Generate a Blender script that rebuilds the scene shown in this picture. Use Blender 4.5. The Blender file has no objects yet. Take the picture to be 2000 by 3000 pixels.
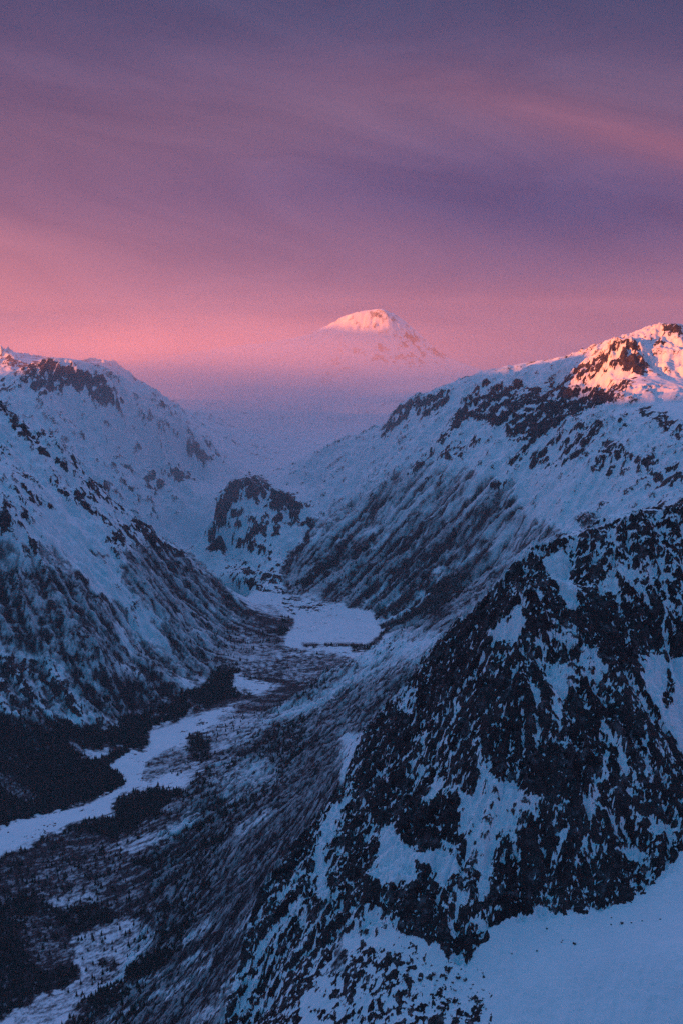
import bpy, math
import numpy as np

# ------------------------------------------------------------------ camera, sky, sun, exposure
HAZE = 1.3e-5
MIST = 0.75e-4
NIS = (0.0, 0.34, 0.49)
SKY = 0.295
S = bpy.context.scene
COL = S.collection
F = 3534.0                      # focal length, in pixels of a 2000 x 3000 photograph
CAM_Z = 1500.0                  # the camera hovers 1500 m above the valley floor
PITCH = math.radians(8.05)
cd = bpy.data.cameras.new('camera')
cam = bpy.data.objects.new('camera', cd)
COL.objects.link(cam)
cam.location = (0, 0, CAM_Z)
cam.rotation_euler = (math.pi / 2 - PITCH, 0, 0)
cd.sensor_fit = 'VERTICAL'
cd.sensor_height = 36.0
cd.lens = 36.0 * F / 3000.0
cd.clip_start = 10.0
cd.clip_end = 200000.0
S.camera = cam

SUN_EL = math.radians(2.6)
SUN_AZ = math.radians(-118.0)   # from +Y towards -X: low, to the left and a little behind
sun_dir = np.array([math.sin(SUN_AZ) * math.cos(SUN_EL), math.cos(SUN_AZ) * math.cos(SUN_EL), math.sin(SUN_EL)])
ld = bpy.data.lights.new('sun', 'SUN')
ld.energy = 5.0
ld.angle = math.radians(0.6)
ld.color = (1.0, 0.18, 0.02)
sun = bpy.data.objects.new('sun', ld)
COL.objects.link(sun)
from mathutils import Vector
sun.rotation_euler = Vector(sun_dir).to_track_quat('Z', 'Y').to_euler()
sun.location = (-3000, -1500, 4000)

W = bpy.data.worlds.new('World')
S.world = W
W.use_nodes = True
nt = W.node_tree
nt.nodes.clear()
def N(t, **k):
    n = nt.nodes.new(t)
    for a, b in k.items():
        setattr(n, a, b)
    return n
def L(a, b):
    nt.links.new(a, b)
def val(sock, v):
    sock.default_value = v
def math_n(op, a, b=None, c=None, clamp=False):
    n = N('ShaderNodeMath', operation=op, use_clamp=clamp)
    for i, q in enumerate((a, b, c)):
        if q is None: continue
        if hasattr(q, 'links'): L(q, n.inputs[i])
        else: n.inputs[i].default_value = q
    return n.outputs[0]
def mixc(f, a, b, mode='MIX'):
    n = N('ShaderNodeMix', data_type='RGBA', blend_type=mode)
    for q, s in ((f, n.inputs[0]), (a, n.inputs[6]), (b, n.inputs[7])):
        if hasattr(q, 'links'): L(q, s)
        else: s.default_value = q if not isinstance(q, tuple) else (q + (1,))[:4]
    return n.outputs[2]
def ramp(fac, stops, interp='EASE'):
    n = N('ShaderNodeValToRGB')
    cr = n.color_ramp
    cr.interpolation = interp
    while len(cr.elements) > 1: cr.elements.remove(cr.elements[-1])
    cr.elements[0].position = stops[0][0]
    cr.elements[0].color = stops[0][1] if len(stops[0][1]) == 4 else stops[0][1] + (1,)
    for p, c in stops[1:]:
        e = cr.elements.new(p)
        e.color = c if len(c) == 4 else c + (1,)
    L(fac, n.inputs[0])
    return n.outputs[0]
def smooth(x, a, b):
    n = N('ShaderNodeMapRange', interpolation_type='SMOOTHSTEP')
    L(x, n.inputs[0]); n.inputs[1].default_value = a; n.inputs[2].default_value = b
    return n.outputs[0]

sky = N('ShaderNodeTexSky', sky_type='NISHITA')
sky.sun_disc = False
sky.sun_elevation = math.radians(3.0)
sky.sun_rotation = SUN_AZ
sky.altitude = 1500
tc = N('ShaderNodeTexCoord')
sep = N('ShaderNodeSeparateXYZ'); L(tc.outputs['Generated'], sep.inputs[0])
X, Y, Z = sep.outputs
az = math_n('ARCTAN2', X, Y)                         # 0 ahead, + to the right
azd = math_n('MULTIPLY', az, 57.2958)
el = math_n('MULTIPLY', math_n('ARCSINE', Z), 57.2958)
# banks of high cloud: noise stretched along the horizon, tilted a little
def cloud_noise(sx, sz, off, scale, detail=3, rough=0.5, tilt=0.0, dist=0.4):
    comb = N('ShaderNodeCombineXYZ')
    L(math_n('MULTIPLY_ADD', azd, sx, off), comb.inputs[0])
    zz = math_n('MULTIPLY_ADD', azd, tilt, el)
    L(math_n('MULTIPLY', zz, sz), comb.inputs[1])
    n = N('ShaderNodeTexNoise', noise_dimensions='2D')
    L(comb.outputs[0], n.inputs['Vector'])
    n.inputs['Scale'].default_value = scale
    n.inputs['Detail'].default_value = detail
    n.inputs['Roughness'].default_value = rough
    n.inputs['Distortion'].default_value = dist
    return n.outputs[0]
warp = cloud_noise(0.035, 0.10, 3.1, 1.0, 2, 0.45)
wel = math_n('MULTIPLY_ADD', math_n('SUBTRACT', warp, 0.5), 5.0, el)
fine = cloud_noise(0.07, 0.30, 7.7, 1.0, 7, 0.62, tilt=0.16, dist=0.8)
base = ramp(math_n('DIVIDE', wel, 40.0, clamp=True), [
    (0.000, (0.26, 0.155, 0.280)), (0.05, (0.22, 0.132, 0.260)), (0.10, (0.18, 0.118, 0.235)),
    (0.16, (0.135, 0.105, 0.240)), (0.24, (0.165, 0.112, 0.210)), (0.30, (0.115, 0.092, 0.200)), (0.38, (0.050, 0.066, 0.165)),
    (0.55, (0.035, 0.060, 0.150)), (1.0, (0.015, 0.080, 0.200))], 'B_SPLINE')
# pink glow low on the left, blue-violet cloud bank at right, rosy band above it
def blob(a0, e0, sa, se, tilt=0.0):
    da = math_n('DIVIDE', math_n('SUBTRACT', azd, a0), sa)
    ee = math_n('SUBTRACT', math_n('SUBTRACT', wel, e0), math_n('MULTIPLY', math_n('SUBTRACT', azd, a0), tilt))
    de = math_n('DIVIDE', ee, se)
    r2 = math_n('ADD', math_n('MULTIPLY', da, da), math_n('MULTIPLY', de, de))
    return math_n('EXPONENT', math_n('MULTIPLY', r2, -1.0))
c = base
c = mixc(math_n('MULTIPLY', blob(-24, 2.4, 13, 4.2), 0.75), c, (0.56, 0.20, 0.25))
c = mixc(math_n('MULTIPLY', blob(11, 5.0, 13, 1.9, -0.10), 0.92), c, (0.025, 0.058, 0.185))
c = mixc(math_n('MULTIPLY', blob(19, 2.3, 13, 2.2, 0.0), 0.65), c, (0.13, 0.095, 0.205))
c = mixc(math_n('MULTIPLY', blob(16, 7.6, 11, 1.25, -0.27), 0.70), c, (0.27, 0.110, 0.185))
c = mixc(math_n('MULTIPLY', blob(-18, 9.5, 15, 4.5, 0.0), 0.5), c, (0.17, 0.095, 0.185))
c = mixc(math_n('MULTIPLY', blob(24, 17, 15, 6, 0.0), 0.70), c, (0.030, 0.050, 0.130))
c = mixc(math_n('MULTIPLY', blob(-112, 3.0, 34, 9.0), 0.85), c, (1.25, 0.66, 0.86))      # afterglow round the sun's own place in the sky
c = mixc(1.0, c, ramp(fine, [(0.25, (0.80, 0.84, 0.90)), (0.75, (1.22, 1.17, 1.12))], 'LINEAR'), 'MULTIPLY')
veil = smooth(el, 40, 18)
nis = mixc(1.0, sky.outputs[0], NIS, 'MULTIPLY')
# thin high cloud, lavender, reaches from the view over the zenith; clear deep blue behind the viewpoint
nis = mixc(smooth(Y, -0.10, 0.80), nis, (0.74, 0.56, 1.12))
skyc = mixc(veil, nis, c)
bg = N('ShaderNodeBackground'); L(skyc, bg.inputs[0]); bg.inputs[1].default_value = SKY
out = N('ShaderNodeOutputWorld'); L(bg.outputs[0], out.inputs[0])

S.view_settings.view_transform = 'Standard'
S.view_settings.look = 'None'
S.view_settings.exposure = 1.8
S.view_settings.gamma = 1.0
S.view_settings.use_curve_mapping = False
S.cycles.volume_bounces = 1
S.cycles.max_bounces = 5
S.cycles.diffuse_bounces = 3
S.cycles.volume_step_rate = 1.0
S.cycles.use_denoising = False

# ------------------------------------------------------------------ from photograph pixels to places
cp, sp = math.cos(PITCH), math.sin(PITCH)
def ray(px, py):
    a = (px - 1000.0) / F; b = (1500.0 - py) / F
    return np.array([a, cp + b * sp, -sp + b * cp])
def atD(px, py, D):
    if D > 12000: D = 12000 * (D / 12000) ** 0.63
    r = ray(px, py); r = r * (D / r[1])
    return (r[0], r[1], r[2] + CAM_Z)
def atZ(px, py, z):
    r = ray(px, py); t = (z - CAM_Z) / r[2]
    return (r[0] * t, r[1] * t, z)
def project(x, y, z):
    dz = z - CAM_Z
    fw = y * cp - dz * sp
    up = y * sp + dz * cp
    return 1000.0 + F * x / fw, 1500.0 - F * up / fw

# ------------------------------------------------------------------ noise helpers
rng = np.random.default_rng(7)
_tab = [rng.random((256, 256)).astype(np.float32) for _ in range(4)]
def vnoise(x, y, k=0):
    t = _tab[k % 4]
    xi = np.floor(x).astype(np.int64); yi = np.floor(y).astype(np.int64)
    fx = (x - xi).astype(np.float32); fy = (y - yi).astype(np.float32)
    fx = fx * fx * fx * (fx * (fx * 6 - 15) + 10); fy = fy * fy * fy * (fy * (fy * 6 - 15) + 10)
    x0 = (xi + 37 * k) & 255; x1 = (x0 + 1) & 255; y0 = (yi + 91 * k) & 255; y1 = (y0 + 1) & 255
    a = t[x0, y0]; b = t[x1, y0]; c_ = t[x0, y1]; d = t[x1, y1]
    return (a + (b - a) * fx) * (1 - fy) + (c_ + (d - c_) * fx) * fy
def fbm(x, y, oct=4, gain=0.5, k=0, ridged=False):
    s = 0; a = 1.0; n = 0
    for o in range(oct):
        v = vnoise(x, y, k + o)
        if ridged: v = 1 - np.abs(2 * v - 1)
        s = s + a * v; n += a; a *= gain
        x, y = 1.87 * x * 0.83 + 1.87 * y * 0.55 + 11.3, -1.87 * x * 0.55 + 1.87 * y * 0.83 + 5.1
    return s / n
def sstep(a, b, x):
    t = np.clip((x - a) / (b - a), 0, 1)
    return t * t * (3 - 2 * t)
def uniformise(n):
    q = np.quantile(n[::5, ::5], np.linspace(0, 1, 65))
    return np.interp(n, q, np.linspace(0, 1, 65)).astype(np.float32)

# ------------------------------------------------------------------ survey: crest, spur, slope and foot lines
# (px, py, D) a point seen there at distance D;  lines are densified, single points stand alone
D_LINES = [
 # rocky mountain: back crest
 [(2500,1440,2300),(2200,1470,2150),(2000,1505,2080),(1940,1490,2050),(1900,1505,2030),(1830,1530,2010),(1760,1560,2000),(1680,1570,1990),(1600,1590,1990),(1560,1612,1980),(1500,1680,2040),(1440,1740,2120),(1400,1775,2180),(1340,1830,2300),(1280,1885,2430)],
 # its left ridge, down to the bottom of the frame
 [(1280,1885,2430),(1235,1960,2280),(1200,2005,2170),(1130,2070,2060),(1080,2130,1960),(1035,2220,1880),(1000,2300,1810),(940,2380,1730),(880,2460,1680),(800,2570,1600),(760,2630,1560),(720,2750,1500),(700,2850,1450),(670,3000,1380),(640,3200,1280),(600,3600,1120)],
 # front buttress: summit, right-hand ridge
 [(1390,1880,1840),(1440,1810,1760),(1500,1745,1690),(1540,1712,1650),(1600,1790,1640),(1680,1870,1620),(1720,1900,1610),(1800,1930,1600),(1867,1960,1590),(1883,2030,1570),(1937,2107,1550),(1976,2158,1535),(2010,2230,1520),(2080,2350,1500),(2200,2500,1480)],
 # snow couloir behind the buttress
 [(1590,1700,1860),(1640,1760,1800),(1700,1830,1770),(1800,1880,1760),(1900,1960,1760),(1960,2060,1730),(2020,2160,1700),(2150,2350,1650)],
 # cliff base
 [(780,2960,1370),(830,2860,1380),(900,2800,1370),(1000,2745,1360),(1060,2740,1345),(1160,2720,1330),(1270,2770,1305),(1340,2815,1290),(1375,2835,1285),(1430,2720,1310),(1500,2690,1320),(1600,2700,1320),(1700,2640,1335),(1760,2670,1330),(1850,2630,1345),(1960,2560,1365),(2050,2450,1400),(2200,2600,1400)],
 # snowfield
 [(750,3100,1290),(900,3050,1270),(1150,3010,1240),(1400,3010,1215),(1700,3020,1190),(2050,3020,1170),(2400,3000,1170)],
 [(1500,2850,1265),(1750,2830,1255),(2050,2780,1250)],
 [(600,4200,900),(1200,4200,880),(2000,4200,860),(2600,4000,900)],
 # spur of the wooded flank running out to the lake's foot
 [(1280,1890,3500),(1200,1892,4100),(1100,1922,4550),(1000,1957,4850),(920,1990,5100)],
 # right mountain: crest
 [(760,1420,9600),(860,1352,9300),(930,1325,9200),(1000,1300,9100),(1080,1275,9000),(1120,1265,8950),(1150,1215,8900),(1190,1180,8800),(1250,1162,8700),(1330,1143,8600),(1395,1121,8500),(1446,1124,8400),(1523,1105,8300),(1548,1128,8200),(1612,1124,8100),(1645,1118,8000),(1663,1089,7950),(1710,1068,7880),(1753,1051,7800),(1775,1016,7760),(1829,993,7700),(1861,1003,7700),(1883,1012,7750),(1912,977,7850),(1941,946,7900),(1963,952,7900),(1990,948,7900),(2020,965,7900),(2200,1010,7800),(2500,1050,7400)],
 # shoulder in front of the sunlit peak
 [(1690,1165,7500),(1760,1150,7350),(1820,1125,7200),(1880,1128,7050),(1900,1145,7000),(1960,1180,6800),(2050,1190,6600)],
 [(1880,1130,7050),(1830,1190,6850),(1760,1225,6700),(1740,1290,6550),(1680,1350,6400),(1650,1420,6200)],
 # sunlit ridge foot
 [(1640,1128,7850),(1700,1130,7650),(1750,1125,7550),(1800,1085,7500),(1850,1080,7450),(1900,1070,7500),(1950,1090,7400),(2020,1110,7300)],
 # knoll crest
 [(620,1500,7750),(640,1460,7850),(670,1415,7950),(710,1402,8000),(745,1396,8000),(790,1425,7980),(830,1440,7950),(865,1465,7900),(910,1500,7850),(930,1540,7750)],
 # left far mountain: crest
 [(-700,1180,8300),(-200,1115,8400),(-60,1110,8450),(30,1118,8450),(70,1085,8450),(110,1066,8450),(165,1058,8450),(225,1072,8450),(290,1100,8500),(340,1140,8500),(390,1182,8550),(450,1215,8600),(520,1265,8700),(600,1330,8800)],
 # sunlit ridge behind it
 [(-700,1300,10200),(-300,1260,10250),(-120,1160,10300),(-40,1060,10300),(0,1008,10300),(30,1030,10300),(60,1035,10300),(90,1050,10300),(150,1045,10300),(220,1062,10400),(260,1058,10500),(330,1062,10500),(360,1085,10500),(420,1125,10500),(480,1165,10600),(560,1215,10800),(650,1250,11200),(740,1275,11600)],
 # left near mountain: skyline
 [(-600,900,5900),(-300,990,6100),(-120,1090,6200),(0,1182,6200),(45,1232,6250),(115,1303,6300),(172,1354,6350),(236,1405,6400),(293,1437,6430),(319,1469,6450),(357,1494,6480),(408,1523,6520),(434,1539,6550),(478,1583,6600),(542,1625,6650),(600,1665,6680),(660,1715,6700),(720,1762,6640)],
 # buttress on its face
 [(-40,1345,5500),(38,1375,5480),(85,1400,5480),(130,1490,5400),(170,1560,5350),(215,1640,5280),(260,1705,5150)],
 [(190,1300,6350-300),(250,1450,5950),(330,1560,5750),(420,1680,5600),(480,1760,5550),(540,1850,5480)],
 # distant summit
 [(500,1045,40000),(600,1030,40000),(700,1012,39000),(800,1000,38000),(900,985,37000),(950,965,36000),(1000,938,36000),(1055,914,36000),(1120,905,36000),(1160,925,36000),(1200,960,36000),(1245,1000,36000),(1290,1045,36000),(1330,1085,36000),(1400,1112,34000)],
 [(1380,1125,9050),(1450,1097,9000),(1510,1075,8950),(1612,1062,8850),(1690,1056,8800),(1752,1037,8750),(1797,1005,8700),(1900,1030,8700),(2100,1050,8700)],
]
def behind(k, dpy, fac):
    return [(a, b + dpy, d * fac) for a, b, d in D_LINES[k]]
for k, dpy, fac in ((16, 75, 1.075), (15, 60, 1.06), (13, 30, 1.03), (0, 120, 1.15)):
    D_LINES.append(behind(k, dpy, fac))
D_PTS = [
 (1450,1850,1730),(1500,2000,1545),(1300,2000,1700),(1400,2200,1480),(1600,2200,1470),(1200,2300,1560),(1800,2250,1440),
 (1500,2450,1385),(1300,2500,1395),(1100,2500,1450),(1000,2640,1400),(1200,2640,1350),(1400,2640,1330),(1700,2480,1385),(1850,2480,1400),
 (850,2700,1450),(760,2900,1415),(1650,1700,1930),(1750,1720,1880),(1850,1750,1860),(1980,1850,1830),(1600,1950,1590),(1750,2050,1540),
 (1640,2100,1500),(1550,2300,1425),(1300,2250,1530),(1480,1900,1600),(1900,2300,1450),(1930,2450,1410),(1100,2250,1700),(1050,2400,1580),(930,2560,1520),
 # flank
 (1225,1930,3650),(1180,1960,3500),(1100,2060,3300),(1000,2200,2900),(860,2440,2300),(740,2600,2020),(680,2850,1760),(640,3000,1620),(500,3000,1850),(350,3000,2150),
 (600,2500,2950),(800,2300,3350),(900,2150,3900),(950,2050,4500),(600,2700,2380),(450,2850,2350),(700,2450,2750),
 # behind the rocky mountain
 (1500,1640,4600),(1700,1580,4400),(2000,1500,4200),(1400,1740,4800),(1800,1700,3200),(1500,1850,3200),(2200,1600,3200),(2400,1500,4600),
 # right mountain
 (1200,1600,7000),(1250,1500,7250),(1300,1400,7480),(1350,1300,7700),(1380,1215,7950),(1280,1255,8150),(1150,1350,8100),(1050,1450,7900),(950,1560,7650),(1000,1650,7250),(1100,1700,6900),
 (1500,1560,6400),(1400,1500,6800),(1700,1480,6050),(1950,1400,5700),(2000,1250,6250),(1820,1300,6350),(1580,1350,6900),(1500,1250,7500),(1600,1200,7500),(1550,1450,6700),(1450,1650,6300),(1350,1700,6400),(1400,1380,7200),
 (1000,1400,8500),(1080,1330,8600),(900,1420,8700),(2200,1250,5900),(2400,1200,5600),(1250,1700,6500),
 # knoll
 (650,1560,7600),(700,1520,7750),(760,1600,7550),(830,1560,7650),(760,1480,7850),(880,1620,7500),
 # glacier
 (660,1380,8800),(740,1370,9200),(830,1366,9500),(600,1430,8400),(560,1500,8050),(520,1585,7800),(850,1335,10400),(640,1350,9600),
 # left far mountain
 (100,1250,7900),(0,1150,8200),(300,1300,8150),(450,1350,8400),(550,1370,8700),(250,1400,7600),(400,1450,7850),(330,1500,7500),(160,1170,8200),(0,1350,7500),(-300,1300,7600),(200,1200,8250),(80,1130,9300),(400,1200,9400),
 # left near mountain
 (0,1300,5800),(-300,1250,5500),(0,1480,5050),(0,1600,5000),(200,1500,5650),(120,1700,4950),(400,1620,6000),(300,1900,4800),(0,1900,4620),(0,2100,4320),(150,2120,4400),(400,1900,5200),(560,1890,5560),(600,1800,6100),(500,1730,6000),(-300,1900,4400),(-300,2150,4150),(650,1860,5950),
 # far snows
 (900,1150,27000),(1100,1150,27000),(1300,1150,22000),(700,1120,27000),(1000,1250,15000),(700,1250,14000),(500,1170,15000),(850,1300,12000),(1150,1180,16000),
 (1100,1100,31000),(900,1090,32000),(700,1090,32000),(1050,1000,34300),(1150,1000,34300),(1250,1060,34000),(1600,1110,24000),(1900,1080,24000),(2500,1000,20000),(300,1185,17500),(50,1195,17500),(-500,1290,15000),(-900,1290,13000),(-500,1200,26000),(0,1160,26000),(600,1205,13200),(850,1215,14500),(1050,1205,15500),(450,1195,14500),(700,1155,19000),(950,1175,20000),(300,1140,24000),
 (1600,1150,9200),(1450,1180,9300),(2300,1080,10500),(-300,1200,12500),(100,1200,12500),
]
Z_LINES = [
 # lake shore, flat
 [(835,1891,0),(850,1850,0),(848,1808,0),(880,1790,0),(960,1783,0),(1060,1785,0),(1098,1800,0),(1103,1840,0),(1118,1860,0),(1105,1885,0),(1060,1892,0),(960,1888,0),(905,1895,0)],
 # river
 [(950,1940,-2),(860,2000,-4),(780,2050,-8),(640,2090,-12),(540,2150,-18),(470,2200,-22),(420,2230,-26),(390,2280,-30),(330,2330,-34),(200,2390,-38),(100,2430,-42),(0,2470,-46),(-200,2560,-55),(-600,2700,-60)],
 # foot of left near mountain
 [(820,1900,2),(740,1945,4),(650,1985,8),(590,2010,8),(500,2035,10),(400,2062,14),(300,2130,20),(150,2200,20),(0,2240,20),(-300,2330,10)],
 # foot of flank
 [(930,2005,14),(830,2060,18),(720,2120,22),(620,2230,28),(500,2360,30),(440,2500,30),(440,2640,22),(385,2800,10),(260,2940,-10),(150,3080,-25),(0,3250,-35)],
 # foot of right mountain
 [(870,1742,22),(960,1772,8),(1080,1786,6),(1112,1830,8),(1150,1862,14),(1220,1850,50),(1300,1820,120)],
 # moraines below the knoll
 [(560,1612,170),(640,1668,90),(740,1720,45),(820,1750,22)],
 [(610,1605,150),(700,1655,110),(790,1700,70),(850,1718,45)],
]
Z_PTS = [(620,1995,-2),(700,2010,-3),(880,1950,-2),(1030,1925,0),(1120,1895,0),(100,2300,-25),(0,2320,-20),(250,2230,-15),(400,2140,-10),(300,2450,-36),(150,2600,-42),(0,2750,-48),(100,2900,-48),(250,2750,-36),
 (0,3050,-52),(-300,2700,-55),(-300,3000,-58),(-600,3200,-58),(0,3500,-50),(500,2250,-16),(960,1840,0),(1040,1840,0),(900,1840,0)]
def dens(line, fn, step=0.011):
    pts = [fn(*p) for p in line]
    o = [pts[0]]
    for a, b in zip(pts[:-1], pts[1:]):
        a = np.array(a); b = np.array(b)
        n = max(1, int(math.ceil(np.linalg.norm((b - a)[:2]) / (np.hypot(*a[:2]) * step))))
        for i in range(1, n + 1): o.append(tuple(a + (b - a) * i / n))
    return o
ctrl = []
for l in D_LINES: ctrl += dens(l, atD)
for l in Z_LINES: ctrl += dens(l, atZ)
ctrl += [atD(*p) for p in D_PTS] + [atZ(*p) for p in Z_PTS]
# the ground goes on outside the picture
for th in np.radians([-75, -60, -45, -33, 33, 45, 60, 75]):
    for r, z in ((900, 300), (1800, 250), (3500, 500), (7000, 900), (14000, 800), (28500, 400)):
        if th > 0: z += 350 * (r < 5000)
        ctrl.append((r * math.sin(th), r * math.cos(th), z))
for th in np.radians([-24, -12, 0, 12, 24]): ctrl.append((29500 * math.sin(th), 29500 * math.cos(th), 300))
ctrl = np.array(ctrl)
def logpol(x, y):
    return np.arctan2(x, y), 0.5 * np.log(x * x + y * y)
cu, cv = logpol(ctrl[:, 0], ctrl[:, 1])
_, idx = np.unique(np.round(np.stack([cu, cv], 1) / 0.004).astype(int), axis=0, return_index=True)
cu, cv, cz = cu[idx], cv[idx], ctrl[idx, 2]
# solve the surface in slope units so that near and far relief weigh alike
n = len(cu)
cw = (cz - CAM_Z) / np.exp(cv)
EPS2 = 0.003 ** 2
def phi(du, dv): return np.sqrt(du * du + dv * dv + EPS2)
A = np.zeros((n + 3, n + 3))
A[:n, :n] = phi(cu[:, None] - cu[None], cv[:, None] - cv[None]) - 0.0006 * np.eye(n)
P = np.stack([np.ones(n), cu, cv], 1)
A[:n, n:] = P; A[n:, :n] = P.T
sol = np.linalg.solve(A, np.concatenate([cw, np.zeros(3)]))
def surf(u, v):
    sh = u.shape; u = u.ravel(); v = v.ravel(); o = np.empty(len(u), np.float64)
    for i in range(0, len(u), 20000):
        a, b = u[i:i+20000], v[i:i+20000]
        o[i:i+20000] = phi(a[:, None] - cu[None], b[:, None] - cv[None]) @ sol[:n] + sol[n] + sol[n+1] * a + sol[n+2] * b
    return (o * np.exp(v) + CAM_Z).reshape(sh)

# distance-graded grid: cells grow with the distance from the viewpoint
th = np.concatenate([np.radians(np.linspace(-62, -18.2, 50)), np.radians(np.linspace(-18, 18, 640)), np.radians(np.linspace(18.2, 62, 50))])
def seg(a, b, d):
    return np.exp(np.linspace(math.log(a), math.log(b), max(2, int(math.log(b / a) / d)), endpoint=False))
rr = np.concatenate([seg(560, 1050, 0.006), seg(1050, 2450, 0.00098), seg(2450, 10800, 0.0016), seg(10800, 20500, 0.005), seg(20500, 28500, 0.0022)])
lr = np.log(rr)
NI, NJ = len(th), len(rr)
# coarse evaluation then cubic upsampling
def catmull(arr, pos, axis):
    arr = np.moveaxis(arr, axis, 0)
    i = np.clip(np.floor(pos).astype(int), 0, arr.shape[0] - 2); t = (pos - i)
    g = lambda k: arr[np.clip(i + k, 0, arr.shape[0] - 1)]
    t = t.reshape((-1,) + (1,) * (arr.ndim - 1))
    p0, p1, p2, p3 = g(-1), g(0), g(1), g(2)
    o = 0.5 * ((2 * p1) + (-p0 + p2) * t + (2 * p0 - 5 * p1 + 4 * p2 - p3) * t**2 + (-p0 + 3 * p1 - 3 * p2 + p3) * t**3)
    return np.moveaxis(o, 0, axis)
cth = np.concatenate([np.linspace(th[0], math.radians(-18.5), 60), np.radians(np.linspace(-18.3, 18.3, 300)), np.linspace(math.radians(18.5), th[-1], 60)])
clr = np.linspace(lr[0], lr[-1], 1000)
CU, CV = np.meshgrid(cth, clr, indexing='ij')
cz0 = surf(CU, CV)
z0 = catmull(cz0, np.interp(th, cth, np.arange(len(cth))), 0)
z0 = catmull(z0, np.interp(lr, clr, np.arange(len(clr))), 1)
U, V = np.meshgrid(th, lr, indexing='ij')
R = np.exp(V)
GX, GY = R * np.sin(U), R * np.cos(U)

def smooth2(a, n):
    for _ in range(n):
        a = a.copy()
        a[1:-1] = (a[:-2] + 2 * a[1:-1] + a[2:]) / 4
        a[:, 1:-1] = (a[:, :-2] + 2 * a[:, 1:-1] + a[:, 2:]) / 4
    return a
def grads(z):      # relative slopes along theta (lateral) and along ln r (outward), dimensionless
    gu = np.gradient(z, th, axis=0) / R
    gv = np.gradient(z, lr, axis=1) / R
    return gu, gv
PX0, PY0 = project(GX, GY, z0)

# ------------------------------------------------------------------ ground cover drawn up from the photograph
#COVER_BEGIN
CW, CH, CX0, CY0, CS = 1200, 1300, -200, 850, 2.0      # canvas: 2 px per cell
cov = {'rock': np.full((CH, CW), 0.05, np.float32), 'wood': np.zeros((CH, CW), np.float32), 'streak': np.full((CH, CW), 0.3, np.float32)}
FR = {'A': (0, 850, .6378), 'B': (1000, 850, .6378), 'C': (0, 1400, .6378), 'D': (600, 1350, .574), 'E': (0, 2000, .6378), 'F': (1000, 1450, .6378), 'G': (700, 2100, .829), 'P': (0, 0, 1.0), 'H': (1000, 1640, .6378)}
def _put(k, v, x0, y0, m, soft):
    a = cov[k]
    r = max(1, int(soft / CS / 2))
    for _ in range(2):
        c_ = np.cumsum(np.pad(m, ((r + 1, r), (0, 0)), mode='edge'), 0); m = (c_[2 * r + 1:] - c_[:-2 * r - 1]) / (2 * r + 1)
        c_ = np.cumsum(np.pad(m, ((0, 0), (r + 1, r)), mode='edge'), 1); m = (c_[:, 2 * r + 1:] - c_[:, :-2 * r - 1]) / (2 * r + 1)
    h, w = m.shape
    X0, Y0, X1, Y1 = max(0, x0), max(0, y0), min(CW, x0 + w), min(CH, y0 + h)
    if X1 <= X0 or Y1 <= Y0: return
    mm = m[Y0 - y0:Y1 - y0, X0 - x0:X1 - x0]
    a[Y0:Y1, X0:X1] = a[Y0:Y1, X0:X1] * (1 - mm) + v * mm
def _pts(f, pts):
    ox, oy, s = FR[f]
    return [((ox + x * s - CX0) / CS, (oy + y * s - CY0) / CS) for x, y in pts]
def Pg(k, f, v, *pts, soft=8):
    p = np.array(_pts(f, pts)); pad = int(soft) + 3
    x0 = int(p[:, 0].min()) - pad; y0 = int(p[:, 1].min()) - pad; x1 = int(p[:, 0].max()) + pad; y1 = int(p[:, 1].max()) + pad
    gx, gy = np.meshgrid(np.arange(x0, x1) + 0.5, np.arange(y0, y1) + 0.5)
    m = np.zeros(gx.shape, bool)
    for (xa, ya), (xb, yb) in zip(p, np.roll(p, -1, 0)):
        if ya == yb: continue
        m ^= ((ya > gy) != (yb > gy)) & (gx < (xb - xa) * (gy - ya) / (yb - ya) + xa)
    _put(k, v, x0, y0, m.astype(np.float32), soft)
def St(k, f, v, w, *pts, soft=5):
    p = np.array(_pts(f, pts)); w = w * FR[f][2] / CS / 2; pad = int(soft + w) + 3
    x0 = int(p[:, 0].min()) - pad; y0 = int(p[:, 1].min()) - pad; x1 = int(p[:, 0].max()) + pad; y1 = int(p[:, 1].max()) + pad
    gx, gy = np.meshgrid(np.arange(x0, x1) + 0.5, np.arange(y0, y1) + 0.5)
    d = np.full(gx.shape, 1e9)
    for (xa, ya), (xb, yb) in zip(p[:-1], p[1:]):
        L2 = (xb - xa) ** 2 + (yb - ya) ** 2 + 1e-9
        t = np.clip(((gx - xa) * (xb - xa) + (gy - ya) * (yb - ya)) / L2, 0, 1)
        d = np.minimum(d, np.hypot(gx - xa - t * (xb - xa), gy - ya - t * (yb - ya)))
    _put(k, v, x0, y0, (d < max(w, 0.7)).astype(np.float32), soft)
# far left mountain and the near left skyline
Pg('rock','A',.62,(150,420),(110,400),(120,350),(165,335),(235,320),(300,340),(350,350),(440,390),(500,430),(560,480),(600,510),(560,540),(490,530),(450,480),(380,490),(320,440),(270,470),(200,480),(150,460))
Pg('rock','A',.5,(0,390),(50,440),(30,470),(0,470))
Pg('rock','A',.4,(0,300),(100,330),(60,360),(0,340))
Pg('rock','A',.5,(110,335),(150,345),(140,390),(110,380))
for v, w, pts in ((.7,12,((550,345),(600,380))),(.6,8,((605,395),(650,415))),(.75,14,((380,650),(460,635))),(.6,12,((200,655),(245,660))),(.7,11,((490,660),(530,668))),(.4,8,((600,700),(690,720))),(.45,9,((740,520),(800,520))),(.7,10,((570,815),(610,800))),(.75,10,((940,680),(990,735),(1035,770))),(.5,14,((960,760),(1030,790))),(.4,8,((1120,570),(1180,600)))):
    St('rock','A',v,w,*pts)
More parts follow.
